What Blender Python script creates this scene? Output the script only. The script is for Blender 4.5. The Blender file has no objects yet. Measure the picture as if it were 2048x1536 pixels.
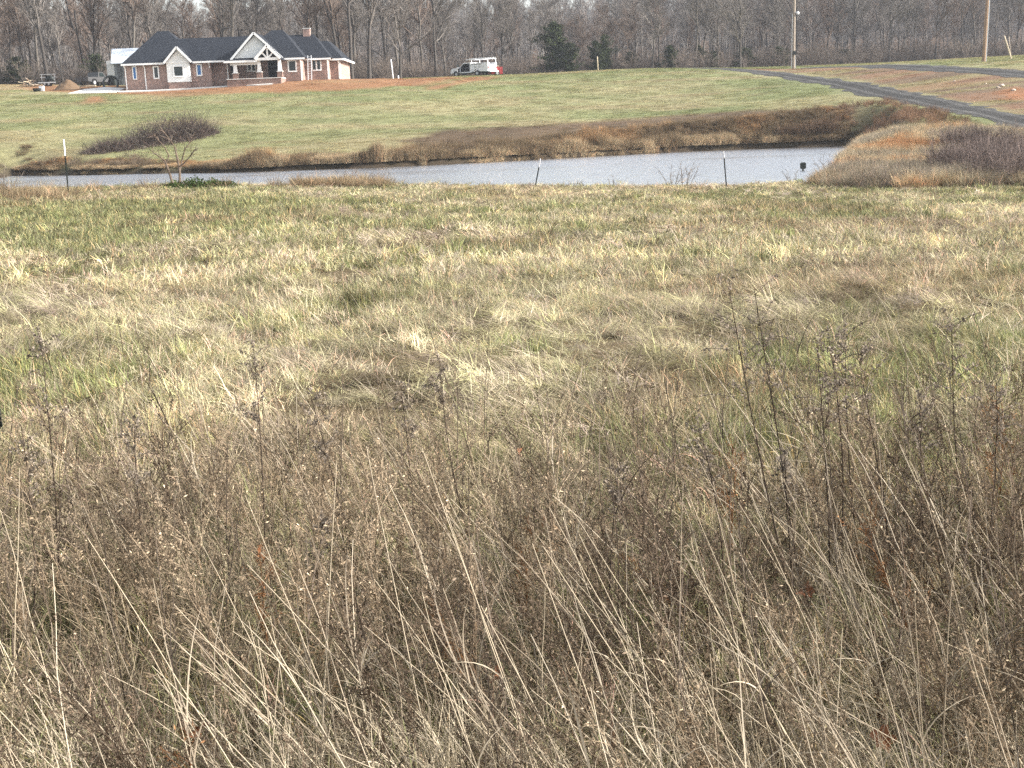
import bpy, math, random
import numpy as np
from mathutils import Vector, Matrix

rng = np.random.default_rng(7)
random.seed(7)
C = bpy.context.scene.collection

# ------------------------------------------------------------------ camera
F, CZ, PITCH, ROLL = 2560.0, 1.8, math.radians(11.8), -0.037
_f = np.array([0, math.cos(PITCH), -math.sin(PITCH)])
_r0 = np.array([1.0, 0, 0]); _u0 = np.cross(_r0, _f)
_R = math.cos(ROLL) * _r0 + math.sin(ROLL) * _u0
_U = -math.sin(ROLL) * _r0 + math.cos(ROLL) * _u0
cam_d = bpy.data.cameras.new("camera"); cam = bpy.data.objects.new("camera", cam_d); C.objects.link(cam)
cam_d.sensor_width = 36.0; cam_d.lens = F / 2048 * 36.0
cam_d.clip_start = 0.05; cam_d.clip_end = 9000
M = Matrix.Identity(4)
for i in range(3):
    M[i][0], M[i][1], M[i][2] = _R[i], _U[i], -_f[i]
M[2][3] = CZ
cam.matrix_world = M
sc = bpy.context.scene
sc.camera = cam

# ------------------------------------------------------------------ light
SUN_EL, SUN_AZ = math.radians(30), math.radians(-5)        # azimuth: from +x towards +y
sd = np.array([math.cos(SUN_EL) * math.cos(SUN_AZ), math.cos(SUN_EL) * math.sin(SUN_AZ), math.sin(SUN_EL)])
world = bpy.data.worlds.new("World"); sc.world = world; world.use_nodes = True
wn = world.node_tree; bg = wn.nodes["Background"]
sky = wn.nodes.new("ShaderNodeTexSky"); sky.sky_type = 'NISHITA'; sky.sun_disc = False
sky.sun_elevation = SUN_EL; sky.sun_rotation = math.pi / 2 - SUN_AZ
sky.air_density = 1.2; sky.dust_density = 2.8; sky.ozone_density = 1.0
veil = wn.nodes.new("ShaderNodeHueSaturation"); veil.inputs["Saturation"].default_value = .42; veil.inputs["Value"].default_value = 1.32   # thin high cloud over the whole sky
wn.links.new(sky.outputs[0], veil.inputs["Color"]); wn.links.new(veil.outputs[0], bg.inputs[0]); bg.inputs[1].default_value = 0.115
sl = bpy.data.lights.new("sun", 'SUN'); so = bpy.data.objects.new("sun", sl); C.objects.link(so)
sl.energy = 5.0; sl.angle = math.radians(1.2); sl.color = (1.0, 0.955, 0.89)
so.rotation_euler = Vector(sd).to_track_quat('Z', 'Y').to_euler(); so.location = (60, 20, 60)
sc.view_settings.view_transform = 'Standard'; sc.view_settings.look = 'None'
sc.view_settings.exposure = 1.16; sc.view_settings.gamma = 1.0
sc.cycles.max_bounces = 4; sc.cycles.transparent_max_bounces = 4
sc.cycles.diffuse_bounces = 2; sc.cycles.volume_bounces = 0
sc.cycles.use_denoising = False; sc.cycles.use_adaptive_sampling = True; sc.cycles.adaptive_threshold = 0.02

# ------------------------------------------------------------------ helpers
def P(px, py, Y):
    d = (px - 1024) / F * _R - (py - 768) / F * _U + _f
    return np.array([0, 0, CZ]) + d * (Y / d[1])
def onz(px, py, z):
    d = (px - 1024) / F * _R - (py - 768) / F * _U + _f
    return np.array([0, 0, CZ]) + d * ((z - CZ) / d[2])

def hash2(ix, iy, s):
    h = (ix.astype(np.int64) * 374761393 + iy.astype(np.int64) * 668265263 + s * 2147483647 // 7) & 0xffffffff
    h = ((h ^ (h >> 13)) * 1274126177) & 0xffffffff
    return ((h ^ (h >> 16)) & 0xffff) / 65535.0
def vnoise(x, y, s=0):
    x = np.asarray(x, float); y = np.asarray(y, float)
    ix, iy = np.floor(x), np.floor(y); fx, fy = x - ix, y - iy
    fx = fx * fx * (3 - 2 * fx); fy = fy * fy * (3 - 2 * fy)
    ix = ix.astype(np.int64); iy = iy.astype(np.int64)
    a, b = hash2(ix, iy, s), hash2(ix + 1, iy, s); c, d = hash2(ix, iy + 1, s), hash2(ix + 1, iy + 1, s)
    return (a * (1 - fx) + b * fx) * (1 - fy) + (c * (1 - fx) + d * fx) * fy
def fbm(x, y, sc_, s=0, o=3):
    v = 0; a = 0.5; t = 0
    for k in range(o):
        v = v + a * vnoise(np.asarray(x) / sc_ + 17.3 * k, np.asarray(y) / sc_ - 9.1 * k, s + k); t += a; a *= 0.5; sc_ *= 0.5
    return v / t
def sstep(a, b, v):
    t = np.clip((v - a) / (b - a), 0, 1); return t * t * (3 - 2 * t)

def new_mesh(name, V, faces_q=None, faces_t=None, col=None, smooth=False):
    V = np.asarray(V, np.float32).reshape(-1, 3)
    me = bpy.data.meshes.new(name)
    L = []; starts = []; n = 0
    for fa in (faces_q, faces_t):
        if fa is not None and len(fa):
            fa = np.asarray(fa, np.int32); k = fa.shape[1]
            starts.append(n + np.arange(len(fa)) * k); L.append(fa.ravel()); n += fa.size
    L = np.concatenate(L); starts = np.concatenate(starts)
    me.vertices.add(len(V)); me.vertices.foreach_set("co", V.ravel())
    me.loops.add(len(L)); me.loops.foreach_set("vertex_index", L)
    me.polygons.add(len(starts)); me.polygons.foreach_set("loop_start", starts.astype(np.int32))
    me.update(calc_edges=True)
    me.polygons.foreach_set("use_smooth", np.full(len(starts), bool(smooth)))
    if col is not None:
        a = me.attributes.new("Col", 'FLOAT_COLOR', 'POINT')
        c4 = np.ones((len(V), 4), np.float32); c4[:, :3] = col; a.data.foreach_set("color", c4.ravel())
    me.validate()
    return me

class MB:
    def __init__(s): s.V = []; s.Q = []; s.T = []; s.K = []; s.n = 0
    def add(s, V, Q=None, T=None, col=(1, 1, 1)):
        V = np.asarray(V, float).reshape(-1, 3)
        if Q is not None and len(Q): s.Q.append(np.asarray(Q) + s.n)
        if T is not None and len(T): s.T.append(np.asarray(T) + s.n)
        k = np.asarray(col, float)
        s.K.append(np.broadcast_to(k, (len(V), 3)).copy() if k.ndim == 1 else k)
        s.V.append(V); s.n += len(V)
    def box(s, x0, x1, y0, y1, z0, z1, rot=0.0, col=(1, 1, 1)):
        v = np.array([[x, y, z] for z in (z0, z1) for y in (y0, y1) for x in (x0, x1)], float)
        if rot:
            c = v.mean(0); w = v - c; v = np.c_[w[:, 0] * math.cos(rot) - w[:, 1] * math.sin(rot), w[:, 0] * math.sin(rot) + w[:, 1] * math.cos(rot), w[:, 2]] + c
        s.add(v, Q=[[0, 2, 3, 1], [4, 5, 7, 6], [0, 1, 5, 4], [2, 6, 7, 3], [0, 4, 6, 2], [1, 3, 7, 5]], col=col)
    def bar(s, a, b, w, h=None, col=(1, 1, 1)):
        a = np.array(a, float); b = np.array(b, float); h = h or w
        d = (b - a) / np.linalg.norm(b - a); up = np.array([0, 0, 1.0]) if abs(d[2]) < .9 else np.array([0, 1.0, 0])
        e = np.cross(d, up); e /= np.linalg.norm(e); g = np.cross(e, d)
        v = [p + e * w / 2 * i + g * h / 2 * j for p in (a, b) for i, j in ((-1, -1), (1, -1), (1, 1), (-1, 1))]
        s.add(v, Q=[[0, 1, 2, 3], [7, 6, 5, 4], [0, 4, 5, 1], [1, 5, 6, 2], [2, 6, 7, 3], [3, 7, 4, 0]], col=col)
    def tubes(s, pts, rad, sides, col=(1, 1, 1), cap=False):
        pts = np.asarray(pts, float); n, k, _ = pts.shape
        rad = np.broadcast_to(np.asarray(rad, float), (n, k))
        d = pts[:, -1] - pts[:, 0]; d /= np.linalg.norm(d, axis=1, keepdims=True) + 1e-9
        ref = np.where(np.abs(d[:, 2:3]) < .9, np.array([[0, 0, 1.0]]), np.array([[1.0, 0, 0]]))
        e = np.cross(d, ref); e /= np.linalg.norm(e, axis=1, keepdims=True); g = np.cross(e, d)
        an = np.arange(sides) * 2 * math.pi / sides
        ring = e[:, None, :] * np.cos(an)[None, :, None] + g[:, None, :] * np.sin(an)[None, :, None]
        V = pts[:, :, None, :] + ring[:, None] * rad[:, :, None, None]
        base = (np.arange(n) * k * sides)[:, None, None] + (np.arange(k - 1) * sides)[None, :, None]
        j = np.arange(sides)[None, None]; j2 = (j + 1) % sides
        Q = np.stack([base + j, base + j2, base + j2 + sides, base + j + sides], -1).reshape(-1, 4)
        if np.ndim(col) == 2: col = np.repeat(np.asarray(col), k * sides, 0)
        s.add(V.reshape(-1, 3), Q=Q, col=col)
        if cap:
            for i in range(n):
                o = s.n - n * k * sides + i * k * sides
                s.T.append(np.array([[o + (k - 1) * sides, o + (k - 1) * sides + a, o + (k - 1) * sides + a + 1] for a in range(1, sides - 1)]))
    def blades(s, base, az, lean, curve, length, width, segs=3, col=(1, 1, 1), twist=None):
        n = len(az); t = np.linspace(0, 1, segs + 1)
        ang = lean[:, None] + curve[:, None] * t[None]          # angle from vertical grows along the blade
        st = (length / segs)[:, None]
        r = np.concatenate([np.zeros((n, 1)), np.cumsum(np.sin(ang[:, :-1]) * st, 1)], 1)
        z = np.concatenate([np.zeros((n, 1)), np.cumsum(np.cos(ang[:, :-1]) * st, 1)], 1)
        ca, sa = np.cos(az), np.sin(az)
        Cn = np.stack([base[:, 0:1] + r * ca[:, None], base[:, 1:2] + r * sa[:, None], base[:, 2:3] + z], -1)
        wa = az + math.pi / 2 + (rng.uniform(-1.2, 1.2, n) if twist is None else twist)
        w = (width[:, None] * (1 - 0.88 * t[None] ** 1.6)) / 2
        wd = np.stack([np.cos(wa), np.sin(wa), np.zeros(n)], -1)
        V = np.stack([Cn - wd[:, None] * w[..., None], Cn + wd[:, None] * w[..., None]], 2)
        b = (np.arange(n) * (segs + 1) * 2)[:, None] + (np.arange(segs) * 2)[None]
        Q = np.stack([b, b + 1, b + 3, b + 2], -1).reshape(-1, 4)
        if np.ndim(col) == 2: col = np.repeat(np.asarray(col), (segs + 1) * 2, 0)
        s.add(V.reshape(-1, 3), Q=Q, col=col)
    def quads(s, c, size, col=(1, 1, 1), aspect=1.0):
        n = len(c); a = rng.normal(size=(n, 3)); a /= np.linalg.norm(a, axis=1, keepdims=True)
        b = np.cross(a, rng.normal(size=(n, 3))); b /= np.linalg.norm(b, axis=1, keepdims=True)
        sz = np.broadcast_to(np.asarray(size, float), (n,))[:, None] / 2
        V = np.stack([c - a * sz * aspect, c - b * sz * .8, c + a * sz * aspect, c + b * sz * .8], 1)
        Q = np.arange(n * 4).reshape(-1, 4)
        if np.ndim(col) == 2: col = np.repeat(np.asarray(col), 4, 0)
        s.add(V.reshape(-1, 3), Q=Q, col=col)
    def mesh(s, name, off=None, smooth=False):
        V = np.concatenate(s.V)
        if off is not None: V = V - np.asarray(off)
        return new_mesh(name, V, np.concatenate(s.Q) if s.Q else None, np.concatenate(s.T) if s.T else None, np.concatenate(s.K), smooth)

def link(name, me, mat=None, parent=None, loc=None):
    o = bpy.data.objects.new(name, me); C.objects.link(o)
    if mat is not None and me is not None: me.materials.clear(); me.materials.append(mat)
    if parent is not None: o.parent = parent
    if loc is not None: o.location = loc
    return o
def thing(name, label, cat, loc, rotz=0, group=None):
    o = bpy.data.objects.new(name, None); C.objects.link(o); o.location = tuple(loc); o.rotation_euler = (0, 0, rotz)
    o.empty_display_size = .3
    return tag(o, label, cat, group)
def tag(o, label, cat, group=None):
    o["label"] = label; o["category"] = cat
    if group: o["group"] = group
    return o
def part(name, mb, mat, parent, world=True, smooth=False):
    """mesh child; coordinates of mb are world (parent unrotated) or local"""
    off = np.zeros(3)
    if world:
        q = parent
        while q is not None: off = off + np.array(q.location); q = q.parent
    return link(name, mb.mesh(name, off, smooth), mat, parent)
def struct(o): o["kind"] = "structure"; return o
def stuff(o, label=None, cat=None):
    o["kind"] = "stuff"
    if label: o["label"] = label; o["category"] = cat
    return o
def copy_thing(src, loc, rotz, scale, label, group):
    r = src.copy(); C.objects.link(r); r.location = tuple(loc); r.rotation_euler = (0, 0, rotz); r.scale = scale
    r["label"] = label
    if group: r["group"] = group
    for ch in src.children:
        c = ch.copy(); C.objects.link(c); c.parent = r
    return r

# ------------------------------------------------------------------ materials
def nodes(name):
    m = bpy.data.materials.new(name); m.use_nodes = True; nt = m.node_tree
    return m, nt, nt.nodes["Principled BSDF"]
def mat(name, col, rough=.7, var=.15, scale=8.0, metal=0, spec=.3, bump=0, stretch=(1, 1, 1)):
    m, nt, b = nodes(name); N = nt.nodes; L = nt.links
    tc = N.new("ShaderNodeTexCoord"); mp = N.new("ShaderNodeMapping"); mp.inputs["Scale"].default_value = stretch
    L.new(tc.outputs["Object"], mp.inputs[0])
    no = N.new("ShaderNodeTexNoise"); no.inputs["Scale"].default_value = scale; no.inputs["Detail"].default_value = 5
    L.new(mp.outputs[0], no.inputs["Vector"])
    mx = N.new("ShaderNodeMix"); mx.data_type = 'RGBA'
    mx.inputs[6].default_value = tuple(c * (1 - var) for c in col) + (1,)
    mx.inputs[7].default_value = tuple(min(1, c * (1 + var)) for c in col) + (1,)
    L.new(no.outputs[0], mx.inputs[0]); L.new(mx.outputs[2], b.inputs["Base Color"])
    b.inputs["Roughness"].default_value = rough; b.inputs["Metallic"].default_value = metal
    b.inputs["Specular IOR Level"].default_value = spec
    if bump:
        bp = N.new("ShaderNodeBump"); bp.inputs["Strength"].default_value = bump; bp.inputs["Distance"].default_value = .05
        L.new(no.outputs[0], bp.inputs["Height"]); L.new(bp.outputs[0], b.inputs["Normal"])
    return m
def veg_mat(name, inst=True, transl=.22, tintless=(1, 1, 1)):
    m = bpy.data.materials.new(name); m.use_nodes = True; nt = m.node_tree; N = nt.nodes; L = nt.links
    N.remove(N["Principled BSDF"]); out = N["Material Output"]
    a = N.new("ShaderNodeAttribute"); a.attribute_name = "Col"
    mx = N.new("ShaderNodeMix"); mx.data_type = 'RGBA'; mx.blend_type = 'MULTIPLY'; mx.inputs[0].default_value = 1
    L.new(a.outputs["Color"], mx.inputs[6])
    if inst:
        t = N.new("ShaderNodeAttribute"); t.attribute_type = 'INSTANCER'; t.attribute_name = "tint"; L.new(t.outputs["Color"], mx.inputs[7])
    else: mx.inputs[7].default_value = tuple(tintless) + (1,)
    d = N.new("ShaderNodeBsdfDiffuse"); tr = N.new("ShaderNodeBsdfTranslucent"); ms = N.new("ShaderNodeMixShader")
    L.new(mx.outputs[2], d.inputs[0]); L.new(mx.outputs[2], tr.inputs[0])
    ms.inputs[0].default_value = transl; L.new(d.outputs[0], ms.inputs[1]); L.new(tr.outputs[0], ms.inputs[2])
    L.new(ms.outputs[0], out.inputs["Surface"])
    return m
M_GI = veg_mat("grass_blades"); M_WI = veg_mat("dry_weeds", transl=.2); M_TI = veg_mat("twigs_instanced", transl=.0)
M_G1 = veg_mat("grass_single", inst=False); M_TW = veg_mat("twigs_single", inst=False, transl=0.0)

def ground_mat():
    m, nt, b = nodes("ground_soil_grass"); N = nt.nodes; L = nt.links
    a = N.new("ShaderNodeAttribute"); a.attribute_name = "Col"
    tc = N.new("ShaderNodeTexCoord")
    n1 = N.new("ShaderNodeTexNoise"); n1.inputs["Scale"].default_value = 2.2; n1.inputs["Detail"].default_value = 8; n1.inputs["Roughness"].default_value = .75
    n2 = N.new("ShaderNodeTexNoise"); n2.inputs["Scale"].default_value = 11; n2.inputs["Detail"].default_value = 6; n2.inputs["Roughness"].default_value = .8
    L.new(tc.outputs["Object"], n1.inputs["Vector"]); L.new(tc.outputs["Object"], n2.inputs["Vector"])
    ad = N.new("ShaderNodeMath"); ad.operation = 'ADD'; L.new(n1.outputs[0], ad.inputs[0]); L.new(n2.outputs[0], ad.inputs[1])
    mr = N.new("ShaderNodeMapRange"); mr.inputs[1].default_value = .6; mr.inputs[2].default_value = 1.4; mr.inputs[3].default_value = .62; mr.inputs[4].default_value = 1.4
    L.new(ad.outputs[0], mr.inputs[0])
    mx = N.new("ShaderNodeMix"); mx.data_type = 'RGBA'; mx.blend_type = 'MULTIPLY'; mx.inputs[0].default_value = 1
    L.new(a.outputs["Color"], mx.inputs[6]); L.new(mr.outputs[0], mx.inputs[7]); L.new(mx.outputs[2], b.inputs["Base Color"])
    b.inputs["Roughness"].default_value = .95; b.inputs["Specular IOR Level"].default_value = .1
    bp = N.new("ShaderNodeBump"); bp.inputs["Strength"].default_value = .7; bp.inputs["Distance"].default_value = .12
    L.new(ad.outputs[0], bp.inputs["Height"]); L.new(bp.outputs[0], b.inputs["Normal"])
    return m

# ------------------------------------------------------------------ terrain
WZ = -1.35
ctrl = []
for x in (-12, -4, 4, 12):
    for y in (-15, 0, 6): ctrl.append((x, y, 0.0 if y >= 0 else .2))
for x in (-60, 60): ctrl += [(x, -15, .3), (x, 8, 0.0)]
PX = [(100, 396, 40), (400, 384, 43), (700, 380, 45), (1000, 378, 46), (1450, 381, 46), (1750, 388, 45), (2040, 390, 43), (-150, 402, 38),
      (100, 330, 98), (300, 328, 98), (-200, 300, 105), (60, 180, 150), (-150, 172, 155), (150, 182, 147), (250, 184, 144.3), (420, 176, 144), (560, 166, 144), (700, 159, 147), (830, 159, 160),
      (950, 152, 176), (1000, 151, 177), (1100, 146, 173), (1200, 141, 167), (1300, 137.5, 160), (1450, 139, 152), (1500, 143, 148), (1600, 155, 137), (1700, 170, 125),
      (1850, 200, 103), (1950, 222, 89), (2048, 245, 77), (2250, 290, 62), (1587, 138, 156), (1700, 133, 150), (1850, 123, 142), (2040, 119, 131), (2300, 112, 125),
      (2048, 151, 113), (1900, 140, 124), (2010, 178, 106), (1775, 186, 114), (1900, 212, 96), (1850, 282, 68), (1900, 345, 55), (2040, 340, 53), (2200, 345, 52), (1600, 217, 111), (1300, 235, 115), (1000, 245, 115), (1800, 240, 84), (600, 255, 114), (300, 262, 113)]
ctrl += [tuple(P(*q)) for q in PX]
for x in (-150, -70, 0, 70, 150):
    ctrl += [(x, 205, 7.6 + .004 * x), (x, 255, 9.5), (x, 330, 15.5), (x, 450, 25), (x, 600, 30)]
for x in (-260, 260): ctrl += [(x, y, z) for y, z in ((0, 0), (100, 2), (205, 8), (330, 15.5), (450, 25), (600, 30))]
CT = np.array(ctrl)
def _phi(r2): return 0.5 * r2 * np.log(r2 + 1e-6)
S_ = 100.0
def _rbf():
    XY = CT[:, :2] / S_; n = len(XY)
    K = _phi(((XY[:, None] - XY[None]) ** 2).sum(-1)) + np.eye(n) * 2e-4
    Pm = np.c_[np.ones(n), XY]
    A = np.block([[K, Pm], [Pm.T, np.zeros((3, 3))]])
    return np.linalg.solve(A, np.r_[CT[:, 2], np.zeros(3)])
RW = _rbf()
# pond outline on the water plane
far = [(25, 351), (150, 350), (300, 347), (450, 345), (600, 340), (750, 335), (900, 328), (1050, 320), (1200, 312), (1350, 304), (1500, 298), (1620, 294), (1705, 291)]
right = [(1722, 296), (1708, 310), (1688, 330), (1655, 354), (1615, 380)]
pond = [onz(a, b, WZ)[:2] for a, b in far] + [onz(a, b, WZ)[:2] for a, b in right] + [np.array(q) for q in ((9, 48.6), (3, 49.5), (-5, 52), (-12, 55), (-20, 61), (-27, 66), (-33, 74), (-37, 84))]
POND = np.array(pond)
def sdist(x, y, poly):
    x = np.asarray(x, float).ravel(); y = np.asarray(y, float).ravel()
    A = poly; B = np.roll(poly, -1, 0); d2 = np.full(len(x), 1e18); ins = np.zeros(len(x), bool)
    for a, b in zip(A, B):
        e = b - a; wx, wy = x - a[0], y - a[1]
        t = np.clip((wx * e[0] + wy * e[1]) / (e @ e), 0, 1)
        d2 = np.minimum(d2, (wx - e[0] * t) ** 2 + (wy - e[1] * t) ** 2)
        c = ((a[1] > y) != (b[1] > y))
        with np.errstate(divide='ignore', invalid='ignore'):
            xi = e[0] * (y - a[1]) / e[1] + a[0]
        ins ^= c & (x < xi)
    return np.where(ins, -1, 1) * np.sqrt(d2)
def zfun(x, y):
    x = np.atleast_1d(np.asarray(x, float)); y = np.atleast_1d(np.asarray(y, float)); sh = x.shape
    x = x.ravel(); y = y.ravel()
    xc = np.clip(x, -250, 250); yc = np.clip(y, -20, 600)
    z = RW[-3] + RW[-2] * xc / S_ + RW[-1] * yc / S_
    for i in range(0, len(x), 40000):
        s = slice(i, i + 40000)
        r2 = ((xc[s, None] - CT[None, :, 0]) ** 2 + (yc[s, None] - CT[None, :, 1]) ** 2) / S_ ** 2
        z[s] += _phi(r2) @ RW[:-3]
    near = np.clip(1 - (y - 30) / 25, 0, 1)
    z += near * (fbm(x, y, 2.2, 3, 3) - .5) * .14
    z += np.clip((y - 90) / 20, 0, 1) * np.clip((200 - y) / 40, 0, 1) * (fbm(x, y, 7, 13, 3) - .5) * .2 * (1 - .85 * sstep(8, 20, x))
    m = (np.abs(x) < 70) & (y > 35) & (y < 115)
    if m.any():
        d = sdist(x[m], y[m], POND); zz = z[m]
        zi = WZ + .05 - np.minimum(1.2, .35 * -d)
        zo = np.maximum(zz, WZ + .06 + np.minimum(.3, .3 * d))
        k = np.clip(d / 3.0, 0, 1); zo = zo * k + np.minimum(zo, WZ + .4) * (1 - k)
        z[m] = np.where(d < 0, zi, zo)
    return z.reshape(sh)
def z1(x, y): return float(zfun([x], [y])[0])
def G(px, py, y0=3.0, y1=260.0):
    """first point of the ground under a direction"""
    d = (px - 1024) / F * _R - (py - 768) / F * _U + _f
    Y = np.concatenate([np.arange(y0, 30, .1), np.arange(30, y1, .4)])
    p = np.array([0, 0, CZ])[None] + d[None] * (Y / d[1])[:, None]
    h = p[:, 2] - zfun(p[:, 0], p[:, 1])
    i = np.argmax(h < 0) if (h < 0).any() else len(Y) - 1
    return np.array([p[i, 0], p[i, 1], float(zfun([p[i, 0]], [p[i, 1]])[0])])
def Gp(lst, **k): return np.array([G(a, b, **k)[:2] for a, b in lst])

# zones measured on the ground
Z_CLAY1 = Gp([(60, 184), (130, 186), (240, 190), (330, 192), (450, 189), (600, 182), (760, 176), (880, 166), (930, 157)], y0=95) 
Z_CLAY1 = np.vstack([Z_CLAY1, [P(900, 154, 172)[:2], P(780, 153, 166)[:2], P(690, 156, 160)[:2], P(250, 172, 158)[:2], P(60, 172, 160)[:2]]])
Z_CLAY2 = Gp([(860, 180), (930, 168), (990, 158), (1000, 153), (950, 153.5), (900, 165), (850, 178)], y0=95)
Z_CLAY3 = Gp([(172, 207), (205, 205), (206, 193), (178, 193)], y0=95)
Z_BROWN = Gp([(820, 278), (900, 262), (1060, 250), (1300, 235), (1500, 222), (1720, 208), (1850, 225), (1800, 262), (1700, 280), (1500, 288), (1300, 292), (1000, 310), (820, 318)], y0=60)
Z_YARD = Gp([(-160, 178), (0, 180), (120, 180), (130, 176)], y0=95); Z_YARD = np.vstack([Z_YARD, [P(130, 168, 168)[:2], P(-200, 165, 172)[:2]]])
Z_RIGHT = Gp([(1485, 138), (1600, 147), (1700, 160), (1850, 190), (1960, 212), (2048, 232), (2300, 280)], y0=60)
Z_RIGHT = np.vstack([Z_RIGHT, [P(2500, 150, 100)[:2], P(2300, 135, 118)[:2], P(2048, 141, 118)[:2], P(1900, 136, 127)[:2], P(1700, 134, 148)[:2], P(1590, 137, 156)[:2]]])
Z_RCLAY = Gp([(1990, 185), (2020, 172), (2120, 180), (2120, 200), (2020, 200)], y0=60)
Z_RBANK = Gp([(1718, 292), (1800, 268), (1920, 262), (2048, 270), (2200, 300), (2200, 360), (2048, 378), (1800, 378), (1660, 378), (1692, 335)], y0=44)
def gcol(x, y):
    x = np.asarray(x, float).ravel(); y = np.asarray(y, float).ravel(); n = len(x)
    f1 = fbm(x, y, 9, 21, 4)[:, None]; f2 = fbm(x, y, 2.5, 31, 3)[:, None]; f3 = fbm(x * .35, y, 3, 41, 3)[:, None]
    field = np.array([.115, .088, .05]) * (.7 + .7 * f2)
    hill = np.array([.145, .158, .072]); yel = np.array([.22, .203, .11])
    low = np.clip((128 - y) / 26, 0, 1)[:, None] * sstep(24, -14, x)[:, None]
    k = np.clip(sstep(.38, .68, .55 * f1 + .45 * f3) + .5 * low * (f1 + .4), 0, 1)
    h = (hill * (1 - k) + yel * k) * (.82 + .36 * f2)
    k2 = np.clip(sstep(.6, .75, f3) * .3, 0, 1); h = h * (1 - k2) + np.array([.17, .12, .07]) * k2
    c = np.where((y < 70)[:, None], field, h)
    def lay(poly, col, soft, amt=1.0, nz=2.0):
        nonlocal c
        d = sdist(x, y, poly) + (f2[:, 0] - .5) * nz * 2 + (f1[:, 0] - .5) * nz * 2
        a = (sstep(soft, -soft, d) * amt)[:, None]; c = c * (1 - a) + col * a
    clay = np.array([.215, .11, .058]) * (.72 + .55 * f2); clay = clay * (1 - .35 * sstep(.45, .7, f3)) + np.array([.2, .16, .08]) * .35 * sstep(.45, .7, f3)
    brown = np.array([.088, .058, .038]) * (.65 + .7 * f2)
    tan = np.array([.27, .22, .13]) * (.75 + .5 * f2)
    mix = np.array([.135, .092, .062]) * (.7 + .6 * f2); kk = sstep(.48, .62, f3); mix = mix * (1 - kk) + np.array([.19, .16, .085]) * kk
    kr = .6 * sstep(.5, .7, fbm(x * .3, y, 6, 77, 3)[:, None]); mix = mix * (1 - kr) + np.array([.2, .11, .068]) * kr
    lay(Z_YARD, tan, 1.5); lay(Z_CLAY1, clay, 1.2, .95, 1.6); lay(Z_CLAY2, clay, .9, .9, .8); lay(Z_CLAY3, clay, .6, .9, .5)
    lay(Z_BROWN, brown, 1.5, .92, 1.5); lay(Z_RIGHT, mix, 1.0, .95, .8); lay(Z_RCLAY, np.array([.25, .125, .065]) * (.7 + .6 * f2), .6, .85, .8)
    lay(Z_RBANK, np.array([.2, .15, .09]) * (.7 + .6 * f2), 1.0, .95, 1.0)
    wood = np.array([.095, .065, .045]) * (.7 + .6 * f2)
    wd = sstep(-3, 3, y - wood_edge(x) + 3 + (f1[:, 0] - .5) * 6)[:, None]; c = c * (1 - wd) + wood * wd
    m = (np.abs(x) < 70) & (y > 35) & (y < 112)
    if m.any():
        d = sdist(x[m], y[m], POND); a = sstep(1.2, 0.0, d)[:, None]
        c[m] = c[m] * (1 - a) + np.array([.05, .038, .026]) * a
    return c
_we = np.array([(-160, 178), (-70, 170), (-52, 168), (-20, 172), (-8, 187), (8, 196), (30, 190), (60, 200), (160, 205)], float)
def wood_edge(x): return np.interp(np.asarray(x, float), _we[:, 0], _we[:, 1])

def axis(core0, core1, step, lo, hi):
    a = np.arange(core0, core1 + 1e-6, step); g = [step]; 
    up = [core1]; dn = [core0]; s = step
    while up[-1] < hi: s *= 1.25; up.append(up[-1] + s)
    s = step
    while dn[-1] > lo: s *= 1.25; dn.append(dn[-1] - s)
    return np.array(dn[:0:-1] + list(a) + up[1:])
gx = axis(-80, 80, .6, -3500, 3500); gy = np.r_[axis(-6, 70, .35, -2500, 70), axis(70.6, 205, .6, 70.6, 5000)]
GX, GY = np.meshgrid(gx, gy); GZ = zfun(GX, GY)
nx, ny = len(gx), len(gy)
ii = (np.arange(ny - 1)[:, None] * nx + np.arange(nx - 1)[None]).ravel()
tm = new_mesh("ground", np.c_[GX.ravel(), GY.ravel(), GZ.ravel()], np.c_[ii, ii + 1, ii + nx + 1, ii + nx], col=gcol(GX, GY), smooth=True)
struct(link("ground", tm, ground_mat()))

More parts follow.
